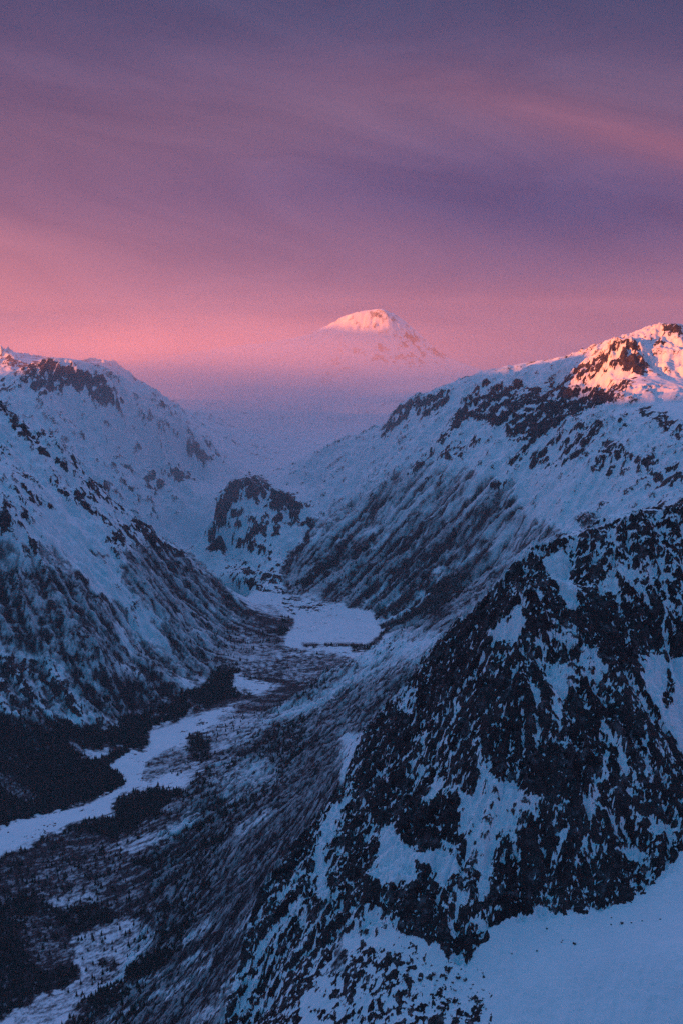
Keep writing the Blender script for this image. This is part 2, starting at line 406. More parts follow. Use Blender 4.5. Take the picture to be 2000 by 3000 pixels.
Pg('rock','A',.28,(330,590),(390,580),(400,610),(340,620))
Pg('rock','A',.45,(490,770),(560,760),(540,800),(500,795))
Pg('rock','A',.52,(620,850),(700,840),(750,800),(830,790),(890,820),(900,860),(830,880),(760,890),(720,950),(700,900),(650,930),(660,880))
Pg('rock','A',.36,(840,740),(900,720),(960,780),(900,830),(860,790))
Pg('rock','A',.2,(560,880),(590,870),(640,930),(600,930))
St('rock','A',.62,18,(0,520),(70,600),(180,710),(270,790))
St('rock','A',.42,16,(330,770),(380,860),(460,920))
Pg('rock','A',.55,(210,850),(300,870),(420,880),(480,930),(470,970),(400,1000),(340,960),(240,900))
St('rock','A',.55,22,(400,1000),(470,1050),(540,1090))
Pg('rock','A',.58,(470,1130),(540,1100),(600,1070),(640,1050),(690,1090),(720,1140),(800,1200),(840,1250),(700,1180),(600,1160),(520,1170))
Pg('rock','A',.5,(0,730),(30,740),(30,770),(0,770))
St('rock','A',.4,26,(110,900),(160,960),(250,1030),(280,1070))
St('rock','A',.22,60,(0,1100),(60,1000),(100,940),(120,1100),(160,1200))
St('rock','A',.45,16,(60,830),(110,850),(220,870))
St('rock','A',.75,20,(0,520),(70,600),(180,710),(230,755)); St('rock','C',.8,16,(600,190),(690,250),(760,310),(840,350)); St('rock','A',.7,18,(430,870),(490,930),(560,1010)); St('rock','A',.6,14,(270,790),(330,850),(390,900))
# rock showing through on the distant summit
Pg('rock','B',.45,(220,200),(300,200),(400,260),(480,300),(470,330),(380,280),(350,350),(300,360),(360,300),(300,240))
Pg('rock','P',.4,(930,1100),(960,1050),(1020,1020),(1040,1060),(990,1110),(950,1140))
Pg('rock','P',.3,(1000,1000),(1100,1010),(1200,1000),(1180,1040),(1100,1060),(1020,1040))
# left mountain
Pg('rock','C',.02,(330,130),(460,180),(540,240),(480,300),(520,420),(540,520),(470,530),(400,490),(330,400),(200,280),(180,180))
Pg('wood','C',.58,(0,430),(150,400),(300,400),(400,490),(420,540),(480,570),(560,600),(600,720),(760,800),(800,880),(850,980),(700,960),(560,880),(300,860),(150,800),(0,760),(-200,760),(-200,430), soft=24)
Pg('wood','C',.25,(0,300),(100,330),(250,330),(330,420),(150,410),(0,440),(-200,440),(-200,300), soft=30)
Pg('streak','C',.6,(640,300),(840,350),(1000,470),(1100,580),(1340,640),(1360,720),(1310,790),(1110,870),(930,970),(850,900),(780,800),(760,640),(620,540),(560,420), soft=20)
Pg('wood','C',.60,(600,330),(700,280),(840,350),(1000,470),(1100,580),(1340,640),(1360,720),(1310,790),(1110,870),(930,970),(850,900),(780,800),(760,640),(620,540),(560,420), soft=20)
for v, w, pts in ((1,16,((340,450),(400,485))),(1,14,((430,540),(490,565))),(.9,16,((430,340),(490,375))),(.9,30,((830,350),(900,430),(1000,480),(1060,560),(1120,620),(1200,640),(1340,660))),(.95,30,((1000,500),(1080,580),(1180,640),(1250,700),(1360,725))),(.8,16,((850,480),(1000,580),(1150,680),(1300,780))),(.75,12,((640,380),(760,480),(900,600),(1050,740)))):
    St('wood','C',v,w,*pts)
for v, w, pts in ((.02,26,((540,680),(580,760),(620,830))),(.05,24,((1065,645),(1105,660))),(.12,36,((860,840),(950,910),(920,945))),(.12,20,((700,660),(780,760))),(.1,14,((960,590),(1000,610))),(.15,12,((830,620),(900,700),(980,760))),(.15,10,((1100,700),(1200,790),(1280,800))),(.2,10,((1180,620),(1260,640),(1340,630)))):
    St('wood','C',v,w,*pts)
Pg('wood','C',.0,(600,660),(690,700),(780,760),(700,740),(620,720))
Pg('rock','C',.50,(0,780),(150,830),(240,900),(330,1010),(430,1090),(530,1140),(460,1150),(350,1070),(270,1100),(200,1050),(100,1080),(0,1080),(-200,1080),(-200,780), soft=20)
Pg('wood','C',.35,(0,780),(150,830),(240,900),(330,1010),(430,1090),(530,1140),(460,1150),(350,1070),(270,1100),(200,1050),(100,1080),(0,1080),(-200,1080),(-200,780), soft=20)
Pg('wood','C',.80,(300,870),(560,900),(850,980),(700,1060),(570,1090),(540,1140),(430,1060),(330,960), soft=20)
for v, w, pts in ((.05,16,((240,920),(330,1000),(430,1090),(470,1130))),(.08,34,((370,920),(440,940),(490,985))),(.2,26,((550,865),(640,890)))):
    St('wood','C',v,w,*pts); St('rock','C',v,w,*pts)
Pg('wood','C',1.0,(-200,1090),(0,1090),(100,1100),(270,1110),(380,1150),(540,1150),(570,1090),(700,1070),(860,980),(930,970),(1010,870),(1110,870),(1060,930),(1100,980),(1220,1010),(1040,1045),(860,1100),(800,1130),(700,1150),(670,1190),(690,1210),(660,1254),(0,1254),(-200,1254))
for pts in (((870,1020),(940,1060)),((700,1095),(765,1100)),((420,1110),(520,1130)),((320,1215),(380,1250)),((860,1090),(900,1050))):
    St('wood','C',.45,14,*pts)
# valley woods
Pg('wood','E',1.0,(-200,150),(0,180),(120,200),(250,240),(380,330),(480,345),(500,300),(560,290),(690,200),(680,230),(690,260),(600,300),(550,350),(500,375),(550,400),(580,440),(590,460),(500,510),(400,560),(100,630),(20,660),(0,680),(-300,800), soft=5)
for v, w, pts in ((.05,12,((380,335),(480,342))),(.2,10,((490,300),(492,340))),(.55,26,((320,270),(380,320))),(.7,60,((60,90),(200,170))),(.3,12,((480,300),(560,300))),(.8,70,((20,450),(120,520)))):
    St('wood','E',v,w,*pts)
Pg('wood','E',.97,(520,550),(560,520),(640,490),(860,490),(820,540),(720,620),(560,720),(480,790),(350,850),(200,900),(0,990),(-300,1050),(-300,900),(0,800),(180,740),(340,650),(520,610), soft=8)
Pg('wood','E',.78,(180,745),(340,680),(560,720),(480,790),(350,850),(200,900),(0,990),(0,810), soft=24)
Pg('wood','E',.50,(680,370),(740,330),(860,280),(880,360),(900,400),(860,430),(780,400),(700,460),(660,440))
Pg('wood','E',.9,(860,250),(900,235),(980,240),(1040,260),(1000,330),(930,380),(870,360))
Pg('wood','E',.93,(-300,1000),(0,990),(160,940),(250,1020),(360,1000),(460,980),(520,1030),(600,1080),(400,1150),(330,1180),(340,1260),(380,1380),(300,1400),(180,1440),(50,1540),(0,1568),(-300,1800), soft=10)
Pg('wood','E',.78,(100,1100),(230,1060),(330,1180),(340,1300),(200,1330),(120,1250), soft=30)
# wooded slope
SLOPE = [('E',p) for p in ((1568,-100),(1300,20),(1100,100),(1040,200),(1000,330),(900,420),(860,500),(720,620),(480,790),(350,860),(450,980),(600,1080),(720,1150),(640,1260),(580,1380),(420,1460),(250,1600),(200,1800),(1200,1800),(1568,1400))]
Pg('streak','E',0.42,*[p for _, p in SLOPE], soft=10)
Pg('wood','E',.82,*[p for _, p in SLOPE], soft=14)
Pg('wood','D',.68,(560,1190),(940,1000),(1220,930),(1300,900),(1300,1100),(1140,1250),(900,1394),(480,1394),(300,1330), soft=10)
Pg('wood','D',.22,(560,1180),(800,1070),(940,990),(1220,930),(1140,1020),(900,1090),(700,1200),(560,1290),(300,1330),(200,1394),(150,1380),(400,1240), soft=14)
Pg('wood','E',.33,(1030,140),(1240,150),(1250,200),(1100,290),(980,330),(960,230), soft=12)
Pg('wood','E',.45,(1000,330),(1200,330),(1300,420),(1200,520),(1050,560),(960,450), soft=20)
for v, w, pts in ((.97,14,((1560,200),(1430,270),(1350,340),(1250,480),(1100,560),(960,640),(880,680))),(.97,16,((1560,330),(1400,450),(1250,560),(1050,700),(870,790),(700,830),(480,850))),(.97,18,((1400,560),(1300,700),(1150,800),(1000,900),(870,1000),(700,1060),(600,1080))),
    (1,26,((1250,830),(1150,920),(1000,1030),(850,1130),(720,1180))),(1,34,((1200,900),(1050,1080),(980,1200),(720,1320),(560,1430),(380,1568))),(.92,18,((1160,1100),(1040,1230),(900,1370),(700,1460),(520,1568))),(.9,14,((1480,130),(1300,230),(1130,330),(1040,420))),(.9,10,((1568,90),(1420,160),(1250,260))),(.85,14,((1500,480),(1380,600),(1200,740),(950,880),(700,980)))):
    St('wood','E',v,w,*pts)
Pg('wood','E',1.0,(640,1270),(960,1180),(1000,1210),(700,1340),(520,1440),(250,1540),(400,1460))
for v, w, pts in ((.05,16,((970,1280),(860,1370),(740,1460))),(.05,8,((1000,1220),(900,1262),(820,1292))),(.2,16,((1170,1060),(1080,1150))),(.1,7,((930,950),(850,1000))),(.15,12,((730,1340),(640,1380),(560,1420))),(.3,44,((1090,1360),(980,1500),(900,1568))),(.25,26,((1060,430),(1040,470))),(.3,40,((1180,400),(1100,470))),(.3,50,((620,760),(760,700),(900,600))),(.3,30,((500,780),(700,740))),(.35,40,((1240,600),(1100,680))),(.3,24,((960,1110),(850,1190))),(.1,10,((500,1568),(620,1490),(740,1420)))):
    St('wood','E',v,w,*pts)
for v, w, pts in ((.92,16,((1140,1040),(950,1140),(800,1200),(700,1280),(500,1394))),(.92,24,((1000,1130),(860,1250),(760,1394))),(.9,8,((1200,950),(1000,1040),(850,1100),(700,1180))),(.9,8,((1180,990),(1000,1090),(820,1170)))):
    St('wood','D',v,w,*pts)
for v, w, pts in ((.0,30,((380,985),(420,980))),(.1,60,((440,1180),(500,1170),(560,1130)))):
    St('wood','E',v,w,*pts)
Pg('wood','E',.76,(120,880),(300,860),(480,790),(600,830),(640,1010),(520,1030),(420,975),(250,1000),(160,940), soft=16)
Pg('wood','E',.42,(160,950),(250,1010),(420,980),(460,1000),(540,1040),(600,1070),(560,1100),(500,1020),(400,1010),(280,1040),(180,980))
Pg('wood','E',.2,(340,1160),(420,1150),(560,1110),(650,1100),(700,1150),(640,1230),(580,1260),(580,1370),(420,1440),(240,1568),(60,1568),(60,1520),(220,1440),(340,1400),(400,1330),(350,1260), soft=6)
St('wood','E',.8,26,(470,1270),(540,1310)); St('wood','E',.7,14,(530,1190),(600,1150)); St('wood','E',.6,14,(430,1380),(560,1330))
# knoll and moraines
Pg('rock','D',.36,(20,460),(60,250),(300,230),(540,300),(540,380),(500,440),(420,520),(380,540),(200,470))
Pg('rock','D',.66,(80,170),(110,120),(160,90),(200,90),(250,75),(300,85),(340,120),(350,150),(460,165),(470,200),(560,220),(540,240),(470,230),(500,290),(460,320),(400,270),(330,240),(280,220),(230,200),(180,220),(130,200),(90,230),(60,290),(60,230), soft=5)
Pg('rock','D',.03,(410,315),(480,325),(540,350),(510,400),(470,450),(400,490),(350,430),(370,370), soft=5)
Pg('rock','D',.30,(100,480),(400,560),(430,640),(460,690),(640,720),(760,750),(560,760),(470,780),(440,770),(340,690),(200,640),(120,600), soft=12)
Pg('streak','D',.1,(100,480),(400,560),(430,640),(460,690),(640,720),(760,750),(560,760),(470,780),(440,770),(340,690),(200,640),(120,600), soft=12)
Pg('rock','D',.12,(0,250),(60,300),(20,470),(0,470), soft=12)
# right mountainside
Pg('streak','D',.85,(540,420),(700,300),(850,200),(1000,60),(1300,0),(1568,100),(1800,400),(1568,700),(1400,830),(1250,900),(1000,900),(900,860),(870,790),(740,750),(520,690),(420,690),(430,640),(400,540),(440,480), soft=16)
Pg('wood','D',.68,(540,420),(700,300),(850,220),(1000,140),(1200,100),(1568,170),(1700,400),(1568,600),(1400,830),(1250,900),(1000,900),(900,860),(870,790),(740,750),(520,690),(420,690),(430,640),(400,540),(440,480), soft=16)
Pg('wood','D',.42,(560,330),(700,230),(1000,60),(1200,20),(1300,60),(1568,120),(1568,230),(1200,280),(1000,330),(800,400),(620,420), soft=24)
for v, w, pts in ((1,34,((440,650),(540,600),(640,530),(720,500))),(.9,50,((740,470),(800,430),(850,400))),(.97,22,((880,800),(1000,740),(1100,640),(1250,500),(1400,420),(1460,380))),(.9,12,((1080,560),(1200,440),(1330,340),(1400,240))),(.85,14,((950,650),(1100,500),(1250,330),(1340,200))),(.85,14,((640,640),(760,590),(900,480),(1000,380),(1100,250),(1200,130))),(.75,9,((700,350),(900,220),(1000,130),(1100,40))),(.85,12,((650,410),(830,280),(980,170))),(.95,16,((410,310),(470,320),(540,345),(530,400),(480,460),(430,490),(400,530))),(.8,10,((780,640),(900,540),(1020,420),(1150,290))),(.8,12,((1130,400),(1250,270),(1320,170))),(.85,12,((840,700),(900,640),(1000,560),(1100,460)))):
    St('wood','D',v,w,*pts)
Pg('wood','D',1.0,(1050,760),(1200,620),(1400,480),(1460,400),(1470,470),(1350,620),(1260,720),(1240,800),(1180,830),(1100,800),(960,850),(900,900),(880,860), soft=8)
for v, w, pts in ((0,14,((800,750),(870,690),(940,620))),(0,14,((860,780),(960,710),(1000,680))),(.03,22,((890,820),(1000,790),(1080,720),(1120,680))),(.08,14,((840,430),(880,440),(920,380))),(.2,12,((1000,520),(1080,440),(1140,300))),(.08,20,((1180,580),(1220,550))),(.15,26,((800,370),(860,350))),(.2,12,((560,560),(620,530),(700,440))),(.15,8,((1130,640),(1250,560),(1400,450)))):
    St('wood','D',v,w,*pts)
# shore, floor before the lake
Pg('wood','D',.02,(470,780),(560,750),(740,745),(860,770),(880,820),(900,850),(890,900),(850,930),(700,930),(510,935),(500,960),(410,960),(400,920),(450,850), soft=4)
Pg('wood','D',.48,(400,990),(620,980),(700,1000),(800,1040),(740,1090),(480,1150),(400,1140),(300,1120),(180,1080),(230,1030), soft=10)
for v, w, pts in ((1,20,((510,943),(600,946),(700,942),(830,948),(900,905),(915,850))),(1,10,((400,967),(520,970))),(.95,18,((760,968),(860,955))),(.85,24,((200,1100),(340,1125),(470,1150))),(.6,12,((400,1000),(600,1000),(700,1040))),(.1,10,((450,985),(640,985),(720,1020),(800,1060))),(1,22,((470,1225),(535,1203))),(.3,30,((960,900),(1100,870),(1200,900)))):
    St('wood','D',v,w,*pts)
Pg('rock','P',0,(0,2420),(1300,1850),(1250,1900),(400,2300),(0,2520))
Pg('streak','D',.0,(400,975),(900,975),(800,1040),(740,1090),(480,1150),(180,1080),(230,1030), soft=10)
# right mountain, upper walls
for v, pts in ((.64,((190,650),(240,580),(270,530),(340,510),(400,490),(510,450),(520,480),(440,560),(400,570),(320,570),(270,640),(215,690))),
    (.64,((480,650),(530,590),(580,500),(620,440),(700,430),(760,440),(820,400),(860,440),(960,430),(1000,420),(1080,450),(1200,440),(1300,400),(1330,430),(1240,480),(1100,560),(1000,600),(940,660),(860,670),(760,690),(740,660),(780,620),(700,630),(640,620),(580,600),(530,640))),
    (.82,((740,640),(900,590),(1060,560),(1200,470),(1340,430),(1200,520),(1060,570),(940,660),(840,670),(760,690))),
    (.48,((440,740),(500,690),(640,680),(560,740),(480,800),(440,800))),(.9,((300,850),(370,780),(420,730),(430,760),(380,810),(320,850))),
    (.42,((780,810),(860,750),(960,700),(1050,640),(1180,590),(1190,640),(1130,720),(1060,770),(1000,800),(940,820),(880,840),(850,900),(870,820))),
    (.75,((380,870),(440,850),(440,890),(390,900))),(.65,((690,890),(750,880),(790,900),(730,930))),
    (.46,((1200,700),(1280,700),(1340,760),(1430,770),(1568,820),(1568,890),(1460,910),(1400,870),(1300,830),(1260,870),(1130,830),(1170,770))),
    (.42,((1380,520),(1500,570),(1568,640),(1568,700),(1500,650),(1440,610),(1370,590))),
    (.52,((1030,420),(1040,380),(1180,320),(1220,260),(1300,230),(1370,250),(1400,330),(1420,360),(1340,390),(1250,350),(1180,400),(1120,430))),
    (.72,((1260,350),(1300,290),(1380,310),(1420,355),(1370,400),(1320,380))),(.32,((1430,200),(1480,155),(1568,160),(1568,240),(1510,210),(1480,260),(1400,250))),
    (.3,((1260,560),(1310,560),(1310,620),(1270,610))),(.3,((130,300),(250,260),(300,200),(370,250),(440,330),(340,370),(130,320))),(.3,((0,360),(50,360),(40,390),(0,390)))):
    Pg('rock','B',v,*pts, soft=6)
St('wood','B',.6,10,(750,1070),(820,1020),(880,960))
Pg('wood','B',.42,(650,1100),(900,1060),(1050,1140),(1050,1180),(900,1254),(700,1254), soft=16)
Pg('wood','B',.3,(1080,1040),(1320,1070),(1330,1110),(1200,1120),(1100,1090), soft=16)
for v, w, pts in ((.7,16,((180,690),(250,600),(300,540),(400,500))),(.8,14,((450,700),(500,640),(570,520),(620,440))),(.75,12,((780,790),(850,720),(960,640))),(.9,16,((760,660),(850,640),(960,600),(1080,560))),(.7,10,((650,560),(740,480))),(.7,10,((1240,700),(1330,760),(1440,790),(1568,850))),(.6,12,((1100,1060),(1180,1050),(1300,1075)))):
    St('rock','B',v,w,*pts)
# the rocky mountain
NEAR = ((1280,1885),(1400,1770),(1480,1690),(1560,1605),(1760,1550),(1940,1480),(2200,1450),(2200,2600),(2000,2500),(1880,2640),(1740,2670),(1630,2690),(1570,2650),(1490,2690),(1440,2720),(1420,2800),(1370,2830),(1310,2780),(1270,2770),(1100,2700),(1000,2740),(960,2900),(900,3100),(640,3100),(690,2850),(760,2620),(880,2460),(1000,2300),(1075,2130),(1200,2000))
Pg('wood','P',0,*NEAR, soft=4); Pg('rock','P',.76,*NEAR, soft=4); Pg('streak','P',.22,*NEAR, soft=4)
Pg('wood','P',0,(900,3100),(960,2850),(1400,2700),(2200,2400),(2200,3300),(600,3300)); Pg('rock','P',.0,(1000,2745),(1370,2835),(1440,2715),(1490,2690),(1570,2650),(1630,2690),(1740,2672),(1860,2640),(2000,2500),(2200,2450),(2200,3400),(900,3400), soft=3)
Pg('rock','P',.46,(1500,1680),(1560,1600),(1760,1545),(1940,1480),(2200,1440),(2200,1900),(2000,1800),(1900,1750),(1850,1780),(1700,1700),(1640,1700), soft=12)
for v, pts in ((.97,((700,870),(1000,860),(1130,900),(1110,1080),(880,1080),(780,1000),(680,960))),(.96,((740,1400),(880,1200),(1100,1100),(1130,1250),(1040,1500),(900,1600),(700,1680),(700,1550))),(.96,((160,1000),(340,1020),(400,1200),(480,1300),(380,1340),(240,1240),(160,1180))),(.96,((480,1100),(540,1120),(560,1300),(480,1280),(400,1180))),(.96,((300,1560),(480,1600),(490,1760),(400,1760),(300,1680))),(.9,((1160,1350),(1400,1330),(1400,1450),(1250,1580),(1060,1560))),(.9,((500,560),(800,560),(960,760),(1000,860),(640,860),(540,760))),
    (.97,((850,480),(960,520),(980,640),(900,600))),(.97,((1040,640),(1170,700),(1200,880),(1180,1020),(1060,900)))):
    Pg('rock','H',v,*pts, soft=6)
for v, pts in ((.02,((930,290),(1000,240),(1040,300),(1060,400),(1100,480),(1060,540),(1000,440),(940,350))),(.12,((760,450),(850,410),(910,430),(930,470),(890,500),(850,500))),
    (.02,((630,650),(720,590),(790,530),(840,500),(850,520),(830,590),(810,680),(760,650),(700,660))),(.06,((1000,590),(1060,590),(1110,640),(1090,690),(1040,720),(1010,660))),
    (.06,((1090,740),(1120,690),(1170,720),(1240,820),(1180,850),(1110,830))),(.06,((930,800),(990,790),(1060,760),(1100,840),(1060,880),(1020,930),(1020,1020),(990,1060),(960,960),(940,880))),
    (.25,((1100,220),(1180,170),(1260,190),(1280,240),(1360,360),(1420,480),(1350,470),(1300,380),(1250,280),(1190,240))),(.15,((1370,130),(1480,60),(1568,90),(1568,120),(1480,110),(1400,160))),
    (.88,((1350,480),(1450,480),(1480,560),(1450,680),(1350,740),(1300,600),(1200,560))),(.3,((1500,300),(1568,300),(1568,560),(1520,560))),
    (.02,((1370,745),(1470,735),(1500,760),(1700,740),(1700,1300),(1590,1230),(1530,1110),(1470,1030),(1385,900))),(.8,((1500,800),(1525,850),(1505,980),(1475,940))),
    (.68,((690,490),(800,300),(880,270),(900,330),(930,400),(850,400),(770,440),(700,560))),(.5,((850,470),(930,480),(1000,600),(950,760),(850,650))),
    (.08,((230,950),(270,880),(340,870),(350,960),(320,1050),(260,980))),(.8,((210,1010),(290,1000),(300,1060),(230,1060)))):
    Pg('rock','F',v,*pts, soft=5)
for w, pts in ((10,((880,880),(930,960),(990,1060))),(10,((1060,760),(1160,880),(1180,930))),(18,((1200,1000),(1260,1080),(1300,1254))),(14,((1400,1040),(1410,1254))),(16,((480,1120),(490,1200))),(16,((620,1090),(640,1254))),(14,((530,960),(520,1040))),(20,((1470,330),(1490,500),(1490,740))),(14,((1010,80),(1100,200))),(22,((360,1130),(400,1090))),(14,((740,980),(820,940))),(16,((1260,300),(1360,420),(1420,500))),(12,((950,620),(930,750)))):
    St('rock','F',.05,w,*pts, soft=4)
for w, pts in ((14,((640,860),(640,940),(665,1000))),(10,((480,800),(500,950),(545,1080))),(11,((400,1210),(480,1290),(560,1370),(640,1500))),(15,((1040,1200),(990,1290),(970,1400))),(10,((1150,1080),(1130,1250),(1060,1440))),(13,((1205,880),(1222,1000))),(13,((1280,850),(1300,960))),(16,((1400,850),(1420,1020))),(12,((860,560),(960,720),(1010,800))),(10,((170,980),(280,1060))),(20,((1270,30),(1330,110),(1430,230))),(15,((1480,60),(1490,300),(1470,440))),(12,((610,1350),(650,1480),(640,1600))),(9,((880,1120),(960,1080),(1040,1090))),(9,((1110,640),(1180,740),(1260,860))),(8,((300,880),(360,960),(420,1000))),(8,((1340,640),(1440,760),(1510,900))),(9,((560,620),(520,700),(530,780)))):
    St('rock','H',.03,w,*pts, soft=3)
for v, pts in ((.03,((650,290),(700,200),(740,240),(700,270),(660,310))),
    (.02,((500,400),(540,385),(600,460),(650,480),(700,460),(760,490),(780,540),(740,580),(700,590),(680,530),(620,510),(630,570),(600,600),(520,590),(440,560),(480,530),(490,470))),
    (.3,((690,600),(760,570),(800,540),(830,600),(830,680),(780,700),(720,690))),
    (.05,((870,190),(940,230),(1010,260),(1060,290),(1050,350),(1000,390),(920,420),(890,500),(890,580),(870,650),(850,620),(840,540),(800,500),(780,380),(770,260),(820,280),(850,210))),
    (.01,((280,440),(290,360),(330,310),(355,330),(340,400),(310,470),(310,560),(320,620),(290,650),(270,600),(280,520))),
    (.10,((400,680),(480,660),(500,700),(560,740),(650,790),(720,830),(760,830),(800,870),(900,900),(900,1200),(200,1200),(230,1000),(300,900),(380,780))),
    (.42,((420,800),(560,830),(680,880),(720,980),(850,1040),(860,1186),(250,1186),(330,950))),
    (.10,((1330,470),(1400,440),(1440,500),(1390,520))),(.25,((1440,400),(1500,380),(1560,400),(1500,470))),
    (.7,((930,330),(1010,330),(1050,360),(1000,370),(960,370))),
    (.82,((730,740),(880,740),(870,800),(820,830),(810,875),(790,860),(760,820)))):
    Pg('rock','G',v,*pts, soft=5)
for v, w, pts in ((.03,14,((840,60),(850,130),(855,200))),(.05,16,((1335,110),(1360,220))),(.05,14,((1435,90),(1450,240))),(.05,14,((1290,150),(1300,200))),(.1,22,((1250,260),(1240,350))),(.05,14,((1165,375),(1130,440),(1110,520))),(.05,9,((690,390),(760,480),(830,570),(870,640))),(.1,16,((740,700),(745,790))),(.05,14,((850,680),(845,730))),(.1,12,((250,480),(200,560),(150,640))),(.15,14,((230,650),(130,800),(60,950))),(.15,12,((420,160),(380,300),(300,420))),(.1,16,((440,290),(470,420)))):
    St('rock','G',v,w,*pts, soft=4)
Pg('streak','G',.85,(400,200),(300,400),(100,650),(-80,1086),(-80,1200),(250,1200),(280,900),(360,700),(380,400), soft=16)
#COVER_END
def sample(k, px, py):
    a = cov[k]
    x = np.clip((px - CX0) / CS, 0, CW - 1.001); y = np.clip((py - CY0) / CS, 0, CH - 1.001)
    xi = x.astype(int); yi = y.astype(int); fx = x - xi; fy = y - yi
    return (a[yi, xi] * (1 - fx) + a[yi, xi + 1] * fx) * (1 - fy) + (a[yi + 1, xi] * (1 - fx) + a[yi + 1, xi + 1] * fx) * fy
z = z0
#P2
# ------------------------------------------------------------------ which mountain each spot belongs to
def inpoly(px, py, poly):
    poly = np.asarray(poly, float)
    m = np.zeros(px.shape, bool)
    x0, y0 = poly[:, 0].min(), poly[:, 1].min(); x1, y1 = poly[:, 0].max(), poly[:, 1].max()
    sel = (px >= x0) & (px <= x1) & (py >= y0) & (py <= y1)
    a = px[sel]; b = py[sel]; r = np.zeros(a.shape, bool)
    for (xa, ya), (xb, yb) in zip(poly, np.roll(poly, -1, 0)):
        if ya == yb: continue
        r ^= ((ya > b) != (yb > b)) & (a < (xb - xa) * (b - ya) / (yb - ya) + xa)
    m[sel] = r
    return m
def plan(*parts):
    o = []
    for p in parts:
        for q in p: o.append(q[:2])
    return o
DL = [[atD(*p) for p in l] for l in D_LINES]
ZL = [[atZ(*p) for p in l] for l in Z_LINES]
# small wander so that the borders between the pieces of ground are not ruled lines
wx = (fbm(U * 90, V * 90, 3, k=1) - 0.5) * R * 0.008
wy = (fbm(U * 90 + 40, V * 90 + 9, 3, k=2) - 0.5) * R * 0.008
BX, BY = GX + wx, GY + wy
REG = np.zeros(GX.shape, np.int8)
NAMES = ['snowfield_plateau']
def region(name, *parts, wander=True):
    if name not in NAMES: NAMES.append(name)
    k = NAMES.index(name)
    REG[inpoly(BX if wander else GX, BY if wander else GY, plan(*parts))] = k
far = lambda *t: [(math.sin(math.radians(a)) * r, math.cos(math.radians(a)) * r) for a, r in t]
region('distant_summit', far((-14, 21000), (14, 21000), (14, 30000), (-14, 30000)))
region('far_left_mountain', far((-75, 14000), (-20, 14000), (-8.5, 13000)), [atD(520,1190,10600)], [atD(640,1345,9300)], [atD(560,1450,8200)],[atD(500,1585,7850)], [atZ(600,1660,110)], far((-20, 6000), (-75, 6000)))
region('glacier', [atD(480,1180,11000)], [atD(640,1345,9300)], [atD(560,1450,8200)],[atD(490,1590,7750)], [atZ(600,1660,110)],[atZ(610,1620,130)],[atD(620,1520,7750)],DL[13][:3],[atD(740,1380,8400)],[atD(870,1440,8400)],[atD(850,1352,9300)],[atD(900,1300,12000)])
region('right_mountain', [atD(870,1440,8500)], DL[9], far((28, 9500), (62, 9500), (62, 2600), (20, 2700)), [atD(1280,1880,4300)], ZL[4][::-1], [atZ(830,1735,30)], [atD(930,1600,7350)], [atD(940,1530,7800)])
region('sunlit_peak', DL[9][13:], far((40, 9800), (62, 9800), (62, 5500)), DL[12][::-1])
region('rock_knoll', DL[13], [atD(945,1600,7350)], [atZ(850,1722,45)], ZL[6][::-1], [atD(600,1560,7500)])
region('left_mountain', DL[16][::-1], far((-62, 6000), (-62, 2600)), ZL[2][::-1])
region('valley_floor', ZL[5], [atZ(870,1742,22)], ZL[4][1:5], [atZ(1200,1870,30)], DL[8][::-1][:1], ZL[3], far((-62, 1900), (-62, 2700)), ZL[2][::-1][1:])
region('wooded_slope', DL[8][::-1], DL[0][::-1][:1] , DL[1][1:], far((-30, 560), (-62, 600), (-62, 1900)), ZL[3][::-1])
region('rocky_mountain', DL[0], DL[1], far((-8, 560), (62, 560), (62, 2500)))
region('snowfield', DL[4], far((40, 1400), (62, 560), (-5, 560)), [atD(690,3100,1330)])
region('frozen_lake', ZL[0], wander=False)
RIVER = [(1000,1905),(960,1925),(900,1955),(860,1985),(800,2005),(760,2030),(700,2037),(640,2055),(560,2075),(500,2105),(440,2135),(430,2165),(440,2190),(410,2205),(345,2240),(365,2265),(380,2290),(370,2300),(250,2350),(150,2385),(60,2405),(10,2425),(-120,2480),(-300,2560),(-300,2680),(-100,2570),(0,2500),(70,2478),(150,2440),(200,2420),(320,2390),(330,2370),(325,2350),(380,2320),(410,2310),(540,2290),(560,2270),(530,2255),(560,2235),(580,2230),(540,2210),(520,2180),(560,2150),(620,2130),(680,2105),(760,2095),(880,2050),(900,2020),(960,1985),(1030,1950),(1100,1915)]
def floor_z(px, py):
    return float(np.interp(py, [1900, 2000, 2150, 2300, 2430, 2600], [-1, -5, -19, -31, -44, -56]))
region('frozen_river', [atZ(a, b, floor_z(a, b)) for a, b in RIVER])
_gap = (REG == 0) & (R < 10400)
REG[_gap & (GX > -250 + 0.02 * GY)] = NAMES.index('right_mountain')
REG[(REG == 0) & (R < 8600)] = NAMES.index('glacier')
REG[inpoly(GX, GY, plan([atZ(620,1600,150), atZ(900,1600,150), atZ(900,1745,20), atZ(800,1760,10), atZ(600,1700,60)])) & (REG == NAMES.index('right_mountain')) & (U < -0.045)] = NAMES.index('valley_floor')
ID = {n: i for i, n in enumerate(NAMES)}
def is_(*ns):
    m = np.zeros(REG.shape, bool)
    for q in ns: m |= REG == ID[q]
    return m

